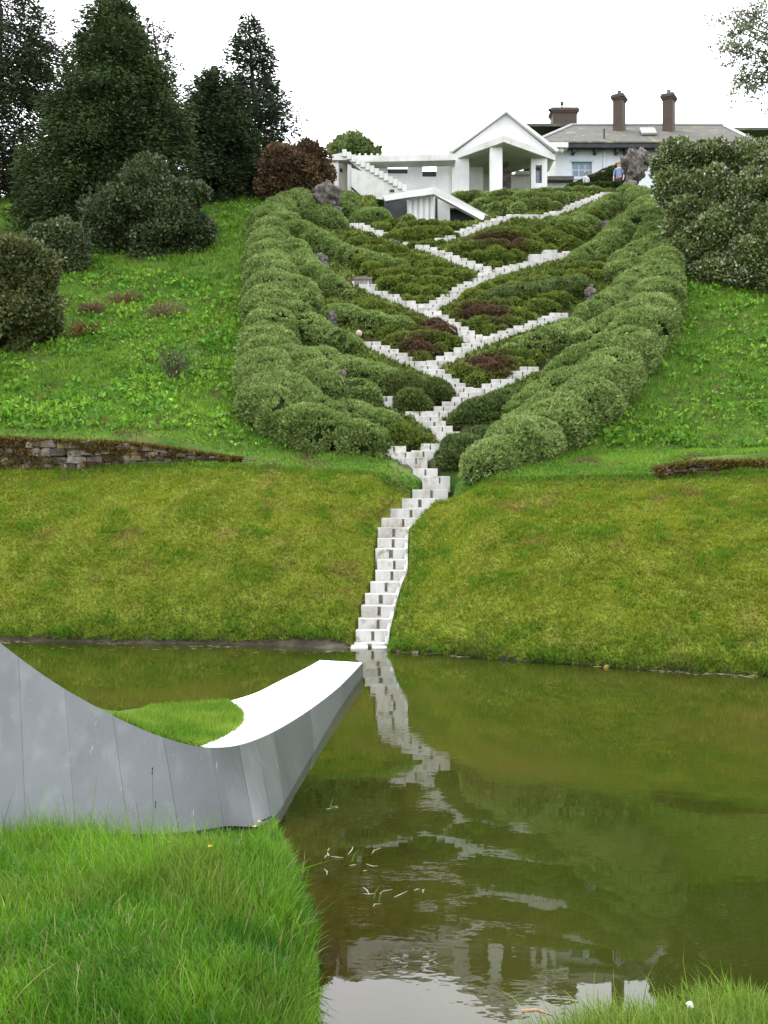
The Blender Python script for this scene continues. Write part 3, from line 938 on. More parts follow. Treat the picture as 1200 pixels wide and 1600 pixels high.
left_paths = [
    [(470, 312, 18), (445, 325, 26), (425, 345, 30)],
    [(425, 345, 30), (424, 372, 32), (420, 405, 34), (428, 440, 40), (424, 480, 42), (424, 520, 42), (418, 560, 44), (410, 600, 46), (418, 632, 46), (450, 655, 46), (500, 675, 42), (545, 685, 38), (575, 692, 30), (592, 698, 20)],
    [(470, 320, 20), (500, 332, 26), (530, 350, 16)],
    [(440, 355, 30), (480, 372, 24), (520, 390, 22)],
    [(455, 400, 30), (480, 425, 26), (515, 447, 22), (545, 458, 14)],
    [(455, 455, 34), (480, 480, 28)],
    [(460, 500, 36), (490, 520, 28), (530, 535, 24), (556, 545, 16)],
    [(455, 560, 34), (490, 585, 36), (510, 610, 32)],
    [(430, 610, 44), (470, 630, 40), (510, 655, 34)],
]
lobe_shrub('border_hedge', hedge(left_paths), BLUE, 1000, .076, 'long billowing clipped green hedge along the left edge of the cascade', 'hedge', 'border hedges of the cascade')
right_paths = [
    [(975, 300, 12), (1000, 310, 20), (1010, 335, 28)],
    [(1010, 335, 28), (1022, 365, 32), (1032, 395, 34), (1030, 430, 36), (1025, 470, 40), (1008, 510, 44), (980, 550, 46), (950, 590, 48), (920, 625, 50), (885, 655, 52), (845, 680, 50), (800, 705, 48), (765, 722, 38), (745, 735, 26)],
    [(960, 315, 16), (935, 330, 16), (905, 345, 16)],
    [(990, 350, 26), (960, 375, 22), (930, 395, 20), (900, 410, 16)],
    [(1000, 400, 30), (965, 430, 24)],
    [(1000, 440, 32), (960, 470, 26), (930, 490, 24), (905, 503, 18)],
    [(985, 500, 38), (940, 520, 30), (910, 535, 24)],
    [(950, 550, 40), (905, 570, 34), (870, 585, 26)],
    [(910, 600, 44), (860, 620, 36), (830, 632, 28), (800, 645, 22)],
    [(860, 650, 44), (820, 670, 36), (790, 690, 36)],
]
lobe_shrub('border_hedge', hedge(right_paths), BLUE, 1000, .076, 'long billowing clipped green hedge along the right edge of the cascade', 'hedge', 'border hedges of the cascade')

def W(px, py): return hit(px, py)
GS = 'clipped shrubs in the beds between the stairs'
shrubs = [
    # (paths or bed outline, colours, label, brown patches)
    ([[(545, 312, 18), (540, 330, 18)]], BLUE, 'small rounded green shrub right of the tall grey rock', []),
    ([[(560, 342, 15), (590, 338, 17), (618, 338, 16), (640, 344, 11)]], BLUE, 'low green shrub below the ribbed white wall', []),
    ([(560, 345), (600, 346), (650, 347), (700, 348), (748, 354), (690, 386), (640, 386), (605, 374), (575, 356)], OLIV, 'olive shrub bed below the white ramp', []),
    ([(715, 308), (740, 305), (800, 306), (860, 302), (930, 303), (865, 337), (800, 338), (755, 330)], OLIV[0:1] + BLUE[1:], 'green shrub bed in front of the pavilion pillars', []),
    ([(540, 362), (575, 366), (650, 398), (700, 414), (742, 432), (700, 462), (662, 480), (625, 474), (590, 452), (565, 430), (540, 385)], OLIV, 'olive shrub bed in the upper left diamond between the stairs', []),
    ([[(510, 385, 18), (545, 400, 18), (590, 412, 18), (625, 422, 16)]], BLUE, 'long green shrub tongue above the wooden hurdle', []),
    ([(555, 462), (600, 474), (640, 494), (690, 502), (728, 530), (700, 550), (660, 572), (625, 560), (595, 530), (560, 490)], OLIV, 'olive and brown shrub bed in the middle left diamond between the stairs', [((690, 525), 1.0), ((655, 556), .8)]),
    ([[(520, 490, 22), (560, 500, 20), (600, 508, 22), (630, 514, 20)]], BLUE, 'long green shrub tongue above the stone ball', []),
    ([[(500, 565, 24), (540, 578, 26), (580, 588, 28), (615, 600, 24)]], BLUE, 'long green shrub tongue behind the carved stone post', []),
    ([[(632, 602, 28), (655, 612, 30), (680, 614, 24), (696, 618, 14)], [(640, 628, 24), (655, 636, 18)]], [(.050, .075, .016), (.11, .14, .036)], 'round olive green shrub in the lower left diamond bed', []),
    ([[(535, 612, 26), (562, 615, 30), (575, 622, 22)]], BLUE, 'round green shrub lobe left of the second left steps', []),
    ([[(540, 640, 22), (580, 655, 24), (615, 668, 24)]], BLUE, 'green shrub tongue between the two lowest left flights', []),
    ([[(622, 680, 24), (648, 690, 24), (668, 694, 14)]], OLIV, 'small olive shrub just above the lowest left steps', []),
    # right of the zigzag
    ([(692, 388), (740, 370), (795, 352), (850, 352), (935, 318), (955, 340), (920, 378), (880, 393), (825, 403), (800, 420), (765, 420), (725, 406)], OLIV, 'olive shrub bed with a brown patch below the top right steps', [((765, 388), 1.3), ((800, 395), .8)]),
    ([[(860, 350, 16), (890, 358, 18), (925, 350, 16)]], BLUE, 'green shrub lobe left of the upper right rock', []),
    ([(690, 488), (735, 455), (782, 440), (860, 426), (910, 406), (965, 398), (935, 440), (905, 470), (862, 490), (820, 508), (795, 524), (755, 530), (722, 508)], OLIV, 'olive shrub bed in the upper right diamond between the stairs', [((750, 500), .9), ((775, 508), .7), ((730, 505), .5)]),
    ([[(780, 470, 20), (820, 462, 22), (860, 456, 22), (900, 450, 22)]], [(.065, .10, .026), (.12, .165, .055)], 'green shrub ridge crossing the upper right diamond bed', []),
    ([[(800, 548, 18), (830, 540, 22), (865, 530, 24), (895, 515, 20)]], BLUE, 'long green shrub tongue below the steps with the landing', []),
    ([(702, 584), (735, 560), (775, 548), (830, 548), (850, 560), (820, 582), (790, 598), (750, 610), (722, 602)], OLIV, 'olive and brown shrub bed in the lower right diamond', [((755, 580), .9), ((780, 590), .6)]),
    ([[(720, 655, 20), (745, 645, 27), (775, 632, 25), (805, 620, 18)]], [(.055, .085, .022), (.11, .155, .045)], 'rounded green shrub right of the lower zigzag steps', []),
    ([[(800, 640, 18), (822, 632, 22), (845, 618, 20)]], BLUE, 'small rounded green shrub against the right hedge', []),
    ([[(705, 715, 24), (720, 705, 30), (745, 690, 26), (765, 680, 18)]], [(.052, .082, .022), (.10, .145, .042)], 'dark green shrub lobe beside the foot of the right hedge', []),
]
def poly_lobes(poly, r, inset, sp=.95):
    poly = np.array(poly, float); L = []
    x0, y0 = poly.min(0); x1, y1 = poly.max(0)
    row = 0
    for y in np.arange(y0, y1, r * sp * .8):
        for x in np.arange(x0 + (row % 2) * r * sp * .5, x1, r * sp):
            ins = False; dm = 1e9; j = len(poly) - 1
            for i_ in range(len(poly)):
                a, c = poly[i_], poly[j]
                if (a[1] > y) != (c[1] > y) and x < (c[0] - a[0]) * (y - a[1]) / (c[1] - a[1]) + a[0]: ins = not ins
                ab = c - a; t = np.clip(((x - a[0]) * ab[0] + (y - a[1]) * ab[1]) / (ab @ ab), 0, 1); dm = min(dm, math.hypot(x - a[0] - t * ab[0], y - a[1] - t * ab[1])); j = i_
            if ins and dm > inset:
                rr = min(r, dm * .95 + 3) * (.85 + .35 * rng.random())
                px, py = x + rng.normal() * 2, y + rng.normal() * 2
                g = hit(px, py + .3 * rr); k = g[1] / F
                p = P(px, py, g[1]); gz = float(hill(p[0:1], p[1:2])[0]); p[2] = min(max(p[2], gz - .02), gz + .2 * rr * k + .05)
                L.append([*p, rr * k])
        row += 1
    return np.array(L)
for paths, cols, lab, pat in shrubs:
    patch = [(W(*c) + np.array([0, 0, .3]), r * .75, BROWN) for c, r in pat]
    lobes = poly_lobes(paths, 16, 3.5) if isinstance(paths[0], tuple) else hedge(paths)
    if 'pavilion pillars' in lab:
        lobes = np.vstack([lobes, [[*P(px, 311 - (px - 712) * .045 + rng.normal(), 45.9), (9.5 + 2 * rng.random()) / F * 45.9] for px in range(714, 940, 7)],
                           [[*P(px, 322 - (px - 740) * .05 + rng.normal() * 2, 44.9), (9 + 2 * rng.random()) / F * 44.9] for px in range(742, 890, 8)]])
    lobe_shrub('clipped_shrub', lobes, cols, 900, .075, lab, 'shrub', GS, patch=patch or None)

# ------------------------------------------------------------------ rocks, ball, hurdle on the cascade
_ic = bmesh.new(); bmesh.ops.create_icosphere(_ic, subdivisions=4, radius=1.0)
_ic.verts.ensure_lookup_table()
IC4_V = np.array([v.co[:] for v in _ic.verts]); IC4_F = np.array([[v.index for v in f.verts] for f in _ic.faces]); _ic.free()
def rock_shape(c, r, seed, rough=.35, taper=0.0):
    v = IC4_V.copy()
    f = fbm(v + seed * 9.7, 4, 1.6); f2 = np.abs(fbm(v + seed * 3.1, 3, 2.6)); f3 = np.abs(vnoise(v * 6.5 + seed))
    v = v * (1 + rough * 1.3 * f - rough * 1.3 * f2 - rough * .35 * f3)[:, None]
    v[:, :2] *= (1 + taper * v[:, 2:3])
    return v * np.asarray(r) + np.asarray(c)
def rock(name, parts, label, cat='rock', group=None, mat='rock'):
    """parts: (px, py, half width px, half height px, Y, taper)"""
    px, py, w, h, Y, tp = parts[-1]
    rt = empty(name, P(px, py + h, Y))
    for i, (px, py, w, h, Y, tp) in enumerate(parts):
        k = Y / F
        V_ = rock_shape(P(px, py, Y), (w * k, w * k * .8, h * k), (px * 1.3 + py) % 50, .42, tp)
        link('boulder', np_mesh('boulder', V_, IC4_F, smooth=True), rt, [M[mat]])
    return tag(rt, label, cat, group)
Yr = float(hit(512, 345)[1]) - .1
rock('standing_rock', [(512, 312, 25, 25, Yr, .35), (525, 334, 11, 12, Yr - .2, 0)], 'large grey weathered boulder on a smaller one, top left of the cascade')
rock('standing_rock', [(990, 262, 20, 34, 46.2, .25), (1005, 250, 13, 20, 46.4, .1), (985, 292, 11, 12, 45.9, 0)], 'tall dark pitted rock beside the right hedge near the house')
def small_rock(px, py, w, h, lab):
    Y = float(hit(px, py + h)[1]) - .25
    rock('small_rock', [(px, py - h * .2, w, h, Y, .1), (px + w * .3, py + h * .6, w * .8, h * .6, Y - .1, 0)], lab, 'rock', 'small rocks set among the shrubs')
small_rock(502, 410, 12, 12, 'dark jagged rock in the left hedge, first below the big boulder')
small_rock(519, 502, 8, 15, 'upright grey rock in the left hedge above the stone ball')
small_rock(950, 358, 12, 13, 'dark pitted rock in the upper part of the right hedge')
small_rock(922, 461, 9, 13, 'grey rock in a hollow of the right hedge at mid height')
small_rock(800, 668, 6, 6, 'little brown rock between the lower right shrubs')
# carved post with rounded head
q = P(535, 600, float(hit(535, 600)[1]) - .3)
rt = empty('stone_post', q)
b = MB(); k = .014
b.tube([q + np.array([0, 0, z]) for z in (-.2, .1, .14, .18, .30, .36, .40)], [.13, .12, .09, .12, .13, .10, .04], 10)
b.build('shaft', M['rock'], rt, smooth=True)
tag(rt, 'small knobbly stone post rising from the lower left hedge', 'stone post')
c = P(561, 521, float(hit(561, 528)[1]) - .2)
ball = link('stone_ball', np_mesh('stone_ball', rock_shape(c, (.10, .10, .105), 3, .05), IC4_F, smooth=True), None, [noisemat('pink_stone', [(.28, .22, .18), (.42, .35, .30)], 9, .9, .3)])
tag(ball, 'small round pinkish stone ball at the head of a left flight', 'stone ball')
q = hit(566, 446); q[1] -= .1
rt = empty('wooden_hurdle', q)
for i in range(7):
    b = MB(); x = q[0] - .27 + i * .09; b.box(x, x + .075, q[1], q[1] + .03, q[2] - .05, q[2] + .30 - abs(i - 3) * .01 + random.uniform(-.01, .02)); b.build('slat', M['wood'], rt)
b = MB(); b.box(q[0] - .30, q[0] + .36, q[1] - .03, q[1] - .003, q[2] + .20, q[2] + .25); b.build('rail', M['wood'], rt)
tag(rt, 'small grey wooden hurdle at the end of a left flight', 'hurdle')

# ------------------------------------------------------------------ white terrace building with its stair
def poly_part(name, pts, Y, th, mat, parent, bevel=0.0):
    """pts: corners as seen, all at depth Y (or (px,py,Y)); extruded back by th metres"""
    pp = [P(p[0], p[1], p[2] if len(p) > 2 else Y) for p in pts]
    b = MB(); b.prism(pp, (0, th, 0)); return b.build(name, mat, parent, bevel)
tb = empty('terrace_building', P(620, 312, 47.2))
tag(tb, 'low white flat roofed building with an outside stair left of the pavilion', 'building')
poly_part('stair_wall', [(537, 238), (634, 294), (640, 300), (602, 312), (568, 309), (549, 291), (549, 262), (566, 268), (545, 250), (518, 250), (518, 242)], 47.2, .5, M['white2'], tb)
for i in range(14):
    t = i / 13; px = 538 + t * 94; py = 238 + t * 55
    b = MB(); a = P(px - 3.4, py - 5, 47.12); c = P(px + 3.4, py + 6, 47.12); b.box(a[0], c[0], 47.12, 47.95, c[2], a[2]); b.build('step', M['white2'], tb)
poly_part('landing', [(598, 306), (634, 299), (680, 292), (680, 303), (634, 309), (602, 314)], 45.15, .35, M['white'], tb)
poly_part('post', [(519, 252), (529, 252), (529, 300), (519, 300)], 47.35, .3, M['white'], tb)
poly_part('post', [(543, 256), (549, 258), (549, 300), (543, 300)], 47.35, .3, M['white'], tb)
poly_part('recess_wall', [(522, 250), (550, 250), (550, 300), (522, 300)], 47.95, .15, M['soffit'], tb)
b = MB(); a = P(531, 265, 47.9); b.box(a[0], a[0] + .12, 47.88, 47.95, a[2] - .1, a[2] + .05); b.build('vent', M['dark'], tb)
# rear wall with two openings
Yw = 48.6
for (x0, x1, y0, y1) in ((560, 606, 252, 330), (637, 660, 252, 330), (682, 712, 252, 330), (606, 637, 271, 330), (660, 682, 276, 330)):
    poly_part('wall', [(x0, y0), (x1, y0), (x1, y1), (x0, y1)], Yw, .35, M['white'], tb)
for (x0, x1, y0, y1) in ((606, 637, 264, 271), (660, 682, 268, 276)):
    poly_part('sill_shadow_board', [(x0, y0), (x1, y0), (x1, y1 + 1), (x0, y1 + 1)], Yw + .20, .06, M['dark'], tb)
for (x0, x1, y0, y1) in ((553, 624, 243, 253), (622, 674, 242, 252), (672, 712, 241, 251)):
    poly_part('roof_slab', [(x0, y0), (x1, y0 - 1), (x1, y1 - 1), (x0, y1)], Yw - .9 - (x0 - 553) * .0013, .85, M['white2'], tb)
for i in range(16):
    px = 560 + i * 9.4; b = MB(); a = P(px, 241, Yw - .5); b.box(a[0], a[0] + .10, Yw - .5, Yw - .3, a[2] - .1, a[2] + .04); b.build('merlon', M['white2'], tb)
# ribbed screen, undercroft
for i in range(5):
    px = 636 + i * 8.8; b = MB()
    a = P(px, 303, 45.6); c = P(px + 8.7, 350, 45.6); xm = .5 * (a[0] + c[0])
    b.prism([(a[0], 45.65, c[2]), (xm - .06, 45.56, c[2]), (xm + .06, 45.56, c[2]), (c[0], 45.65, c[2]), (c[0], 45.8, c[2]), (a[0], 45.8, c[2])], (0, 0, a[2] - c[2]))
    b.build('rib', M['white'], tb)
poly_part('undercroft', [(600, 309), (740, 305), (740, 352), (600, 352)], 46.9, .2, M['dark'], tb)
poly_part('pier', [(684, 306), (703, 318), (703, 352), (684, 352)], 46.2, .2, M['white2'], tb)
poly_part('vent', [(609, 296), (616, 296), (616, 300), (609, 300)], 47.17, .02, M['dark'], tb)
rp_ = empty('white_ramp', P(778, 348, 43.7))
b = MB(); b.prism([P(677, 292, 45.1), P(690, 296.5, 44.8), P(780, 346, 43.0), P(769, 352, 43.0), P(678, 303, 45.1)], (.0, .35, 0)); b.build('parapet', M['white'], rp_)
tag(rp_, 'straight white parapet ramp sloping down from the terrace building', 'ramp')

# ------------------------------------------------------------------ pavilion
pv = empty('garden_pavilion', P(787, 308, 48.5))
tag(pv, 'white gabled garden pavilion with square pillars at the top of the stairs', 'pavilion')
Yc = 48.7; xl = P(705, 0, Yc)[0]; xr = P(868, 0, Yc)[0]; xc = P(787, 0, 46.3)[0]
z0, z1 = 19.22, 19.50
b = MB(); b.prism([(xl, Yc, z0), (xc, 46.25, z0), (xr, Yc, z0), (xc + .15, Yc + 2.5, z0)], (0, 0, z1 - z0)); b.build('roof_slab', M['white2'], pv)
b = MB(); b.prism([(xl + .15, Yc, z0 - .012), (xc, 46.42, z0 - .012), (xr - .15, Yc, z0 - .012), (xc + .15, Yc + 2.3, z0 - .012)], (0, 0, .010)); b.build('soffit', M['soffit'], pv)
ap = P(790, 180, Yc)
b = MB(); b.prism([(xl + .12, Yc - .1, z1 + .003), (xr - .12, Yc - .1, z1 + .003), (ap[0], Yc - .1, ap[2])], (0, .2, 0)); b.build('pediment', M['white'], pv)
for sgn, xe in ((-1, xl), (1, xr)):
    b = MB(); b.prism([(xe, Yc - .35, z1 + .02), (ap[0], Yc - .35, ap[2] + .02), (ap[0], Yc - .35, ap[2] + .16), (xe + sgn * .12, Yc - .35, z1 + .10)], (0, 3.0, 0)); b.build('roof_slope', M['white'], pv)
b = MB(); b.tube([(ap[0] + .02, Yc - .2, ap[2] + .1), (ap[0] + .02, Yc - .2, ap[2] + .32)], .02, 6); b.build('finial', M['white'], pv)
def vbox(name, x0, x1, y0, y1, Y, th, mat, parent): return poly_part(name, [(x0, y0), (x1, y0), (x1, y1), (x0, y1)], Y, th, mat, parent)
vbox('pillar', 766, 785, 230, 315, 46.9, .45, M['white'], pv)
vbox('pillar', 706, 733, 247, 315, 48.4, .5, M['white'], pv)
vbox('pillar', 830, 837, 247, 315, 48.4, .6, M['white'], pv)
vbox('pillar', 847, 855, 247, 315, 48.4, .6, M['white'], pv)
vbox('wall', 837, 847, 247, 258, 48.4, .6, M['white'], pv)
vbox('wall', 837, 847, 286, 315, 48.4, .6, M['white'], pv)
vbox('niche_glass', 837, 847, 258, 286, 48.8, .1, M['glass'], pv)
vbox('wall', 733, 755, 243, 315, 49.6, .2, M['white2'], pv)
vbox('wall', 755, 800, 240, 315, 50.6, .2, M['soffit'], pv)
vbox('wall', 798, 832, 272, 318, 50.2, .25, M['white2'], pv)
vbox('coping', 806, 829, 267, 272, 49.9, .6, M['white'], pv)
vbox('floor', 700, 860, 309, 325, 46.6, 4.5, M['soffit'], pv)
sl = empty('standing_slab', P(792, 308, 48.9))
b = MB(); b.prism([P(787, 309, 48.9), P(798, 309, 48.9), P(799, 285, 48.9), P(797, 262, 48.9), P(793, 246, 48.9), P(787, 243, 48.9)], (0, .25, 0)); b.build('slab', M['rock'], sl, .03)
tag(sl, 'dark curved standing slab inside the white pavilion', 'standing slab')

# ------------------------------------------------------------------ house
hs = empty('country_house', P(1000, 290, 56))
tag(hs, 'white rendered house with slate hip roof and brick chimneys on the hilltop', 'house')
Yh = 56.0
vbox('wall', 852, 893, 218, 330, Yh, .4, M['housewhite'], hs)
vbox('wall', 925, 1165, 218, 330, Yh, .4, M['housewhite'], hs)
vbox('wall', 893, 925, 218, 252, Yh, .4, M['housewhite'], hs)
vbox('wall', 893, 925, 278, 330, Yh, .4, M['housewhite'], hs)
wn = vbox('window', 893, 925, 252, 278, Yh + .18, .08, M['frame'], hs)
for r in range(2):
    for c in range(3):
        vbox('pane', 895.5 + c * 9.9, 903.5 + c * 9.9, 256 + r * 10.5, 264.5 + r * 10.5, Yh + .165, .012, M['glass'], wn)
vbox('lintel', 891, 927, 249.5, 252.5, Yh - .04, .1, M['frame'], wn)
vbox('sill', 891, 927, 277.5, 280, Yh - .06, .12, M['housewhite'], wn)
ze = P(0, 221, 55.2)[2]; zr = P(0, 196, 60)[2]
x0, x1 = P(836, 0, 55.2)[0], P(1180, 0, 55.2)[0]
xr0, xr1 = P(893, 0, 60)[0], P(1130, 0, 60)[0]
b = MB()
b.add([(x0, 55.2, ze), (x1, 55.2, ze), (xr1, 60, zr), (xr0, 60, zr), (x0, 64.8, ze), (x1, 64.8, ze)], [(0, 1, 2, 3), (0, 3, 4), (1, 5, 2), (3, 2, 5, 4)])
b.add([(x0, 55.2, ze - .08), (x1, 55.2, ze - .08), (x1, 64.8, ze - .08), (x0, 64.8, ze - .08)], [(0, 1, 2, 3)])
b.add([(x0, 55.2, ze), (x1, 55.2, ze), (x1, 55.2, ze - .08), (x0, 55.2, ze - .08)], [(0, 1, 2, 3)])
rf = b.build('roof', M['slate'], hs)
b = MB(); b.box(x0 + .05, x1 - .05, 55.25, 55.42, ze - .30, ze - .085); b.build('fascia', M['dark'], hs)
b = MB(); b.box(x0 + .1, x1 - .1, 55.42, 56.2, ze - .16, ze - .1); b.build('soffit', M['dark'], hs)
for px in (893, 927, 960, 974, 1000, 1030):
    b = MB(); a = P(px, 0, 55.9)[0]; b.box(a, a + .14, 55.42, 55.99, ze - .48, ze - .17); b.build('bracket', M['dark'], hs)
b = MB(); a = P(944, 0, 55.9)[0]; b.tube([(a, 55.92, ze - .3), (a, 55.92, 19.0)], .05, 8); b.build('downpipe', M['housewhite'], hs)
for (pa, pb) in (((x0, 55.2, ze), (xr0, 60, zr)), ((xr0, 60, zr), (xr1, 60, zr)), ((x1, 55.2, ze), (xr1, 60, zr))):
    b = MB(); b.tube([np.array(pa) + [0, 0, .03], np.array(pb) + [0, 0, .03]], .09, 6); b.build('ridge_tile', M['lead'], rf)
# skylight on the front slope
def on_roof(px, py):
    for Y in np.arange(55.2, 60, .01):
        z = ze + (zr - ze) * (Y - 55.2) / 4.8
        if EYE - (py - CY) / F * Y <= z: return P(px, py, Y)
    return P(px, py, 60)
b = MB(); c4 = [on_roof(1002, 212), on_roof(1026, 212), on_roof(1022, 204), on_roof(999, 204)]
b.prism([c + np.array([0, -.03, .05]) for c in c4], (0, -.04, .09)); sk = b.build('skylight', M['lead'], rf)
b = MB(); c5 = [on_roof(1004, 211), on_roof(1024, 211), on_roof(1020.5, 205), on_roof(1001, 205)]
b.add([c + np.array([0, -.075, .15]) for c in c5], [(0, 1, 2, 3)]); b.build('pane', noisemat('skylight_glass', [(.5, .52, .55), (.55, .57, .6)], 1, .05, 0, spec=1.0), sk)
b = MB(); a = on_roof(944, 216); b.tube([a, a + np.array([0, 0, .5])], .05, 6); b.build('vent_pipe', M['dark'], rf)
def chimney(px0, px1, py_top, py_bot, Y, rot, pots):
    w = (px1 - px0) / F * Y; zt = P(0, py_top, Y)[2]; zb = P(0, py_bot, Y)[2]; xm = P(.5 * (px0 + px1), 0, Y)[0]
    b = MB(); hw = w / 2 * (.60 if rot else .80); hd = .34 if rot else .5
    b.box(-hw, hw, -hd, hd, -1.2, zt - zb - .32)
    me = b.mesh('stack'); o = bpy.data.objects.new('chimney', me); me.materials.append(M['brick']); COL.objects.link(o); o.parent = rf
    o.location = Vector((xm, Y, zb)) ; o.rotation_euler = (0, 0, rot)
    H = zt - zb - .32
    def sub(nm, bb, mt):
        m_ = bb.mesh(nm); s_ = bpy.data.objects.new(nm, m_); m_.materials.append(mt); COL.objects.link(s_); s_.parent = o
    b = MB(); b.box(-hw - .05, hw + .05, -hd - .05, hd + .05, H + .002, H + .10); sub('band', b, M['brick'])
    b = MB(); b.box(-hw - .11, hw + .11, -hd - .11, hd + .11, H + .102, H + .24); sub('cap', b, M['brick'])
    b = MB(); b.box(-hw - .06, hw + .06, -hd - .06, hd + .06, H + .242, H + .32); sub('mortar_top', b, M['rock'])
    for i in range(pots):
        xx = -hw + (2 * hw) * (i + .5) / pots
        b = MB(); b.tube([(xx, 0, H + .3), (xx, 0, H + .34), (xx, 0, H + .58), (xx, 0, H + .60)], [.15, .12, .10, .13], 10); sub('chimney_pot', b, M['brick'] if pots > 2 else M['rock'])
chimney(857, 904, 173, 197, 62, 0, 0)
chimney(955, 980, 150, 197, 58.6, R(-28), 1)
chimney(1032, 1058, 149, 199, 58.4, R(-28), 1)
# ragged plants and an aerial on the wide stack
ag = empty('roof_aerial', P(878, 172, 62)); b = MB(); p_ = P(878, 172, 62); b.tube([p_, p_ + np.array([0, 0, .5])], .05, 6); b.tube([p_ + np.array([0, 0, .3]), p_ + np.array([0, 0, .5])], .10, 6); b.build('mast', M['dark'], ag)
tag(ag, 'small dark cowl standing on the wide left chimney', 'chimney cowl')
pp = np.array([P(858 + 46 * rng.random(), 173 + rng.normal() * 1.0, 61.6) for _ in range(260)])
scatter('chimney_weeds', pp, basis(np.tile([0, 0, 1.], (260, 1)) + rng.normal(size=(260, 3)) * .6), np.full((260, 3), .16), SPRIG_V, SPRIG_F, jitter_col((.03, .035, .02), 260), M['leaf'])
tag(bpy.context.scene.objects['chimney_weeds'], 'ragged weeds growing along the top of the wide left chimney', 'weeds')
# rear wings
def wing(x0, x1, y_top, y_bot, Y, inset):
    b = MB(); a = P(x0, y_top, Y); c = P(x1, y_top, Y)
    b.prism([a, c, c + np.array([0, 0, -.16]), a + np.array([0, 0, -.16])], (0, 5, 0)); r2 = b.build('rear_roof', M['slate'], hs)
    b = MB(); d = P(x0 + inset, y_bot, Y + .9); e = P(x1, y_bot, Y + .9)
    b.hexa([d, e, e + np.array([0, 3, 0]), d + np.array([0, 3, 0]), a + np.array([.1, .1, -.165]), c + np.array([0, .1, -.165]), c + np.array([0, 3.9, -.165]), a + np.array([.1, 3.9, -.165])]); b.build('eaves', M['dark'], r2)
wing(823, 932, 193, 209, 61, 18)
wing(1085, 1215, 199, 210, 61.5, 4)
# low outbuilding roof and lamp between pavilion and house
ob = empty('low_outbuilding', P(875, 290, 54))
vbox('wall', 840, 893, 281, 320, 53.2, .3, M['white'], ob); vbox('roof', 836, 897, 275, 281, 52.7, 1.2, M['slate'], ob)
vbox('wall', 858, 868, 225, 300, 54.4, .3, M['white2'], ob); vbox('coping', 845, 888, 222, 230, 54.2, .6, M['white2'], ob)
tag(ob, 'low white outbuilding with slate coping between pavilion and house', 'outbuilding')
lm = link('wall_lamp', np_mesh('wall_lamp', rock_shape(P(877, 235, 54.5), (.15, .15, .15), 1, .01), IC4_F, smooth=True), None, [M['white']])
tag(lm, 'round white globe lamp hanging under the coping left of the house', 'lamp')

# clipped formal hedges in front of the house
def fill_lobes(f_top, f_bot, x0, x1, Y, r, dy=1.0):
    out = []
    for px in np.arange(x0, x1, r * .8):
        y = f_top(px) + r * .8
        while y < f_bot(px) + r:
            p = P(px, y, Y); out.append([p[0], p[1] + dy * rng.random() * .1, p[2], r / F * Y]); y += r * .9
    return np.array(out)
DK = [(.028, .040, .010), (.060, .080, .020)]
FLAT = lambda x, y: np.full_like(np.asarray(x, float), -50.)
hh_ = lobe_shrub('formal_hedge', fill_lobes(lambda p: 293 - (p - 882) * .43, lambda p: 300, 888, 985, 49.6, 7), DK, 600, .09, 'dark clipped hedge with a sloping top in front of the house', 'hedge', 'formal hedges before the house', ground=FLAT)
hh_ = lobe_shrub('formal_hedge', fill_lobes(lambda p: 288 - (p - 895) * .05, lambda p: 304, 892, 980, 47.6, 6), DK, 600, .09, 'low dark hedge row just above the top right steps', 'hedge', 'formal hedges before the house', ground=FLAT)

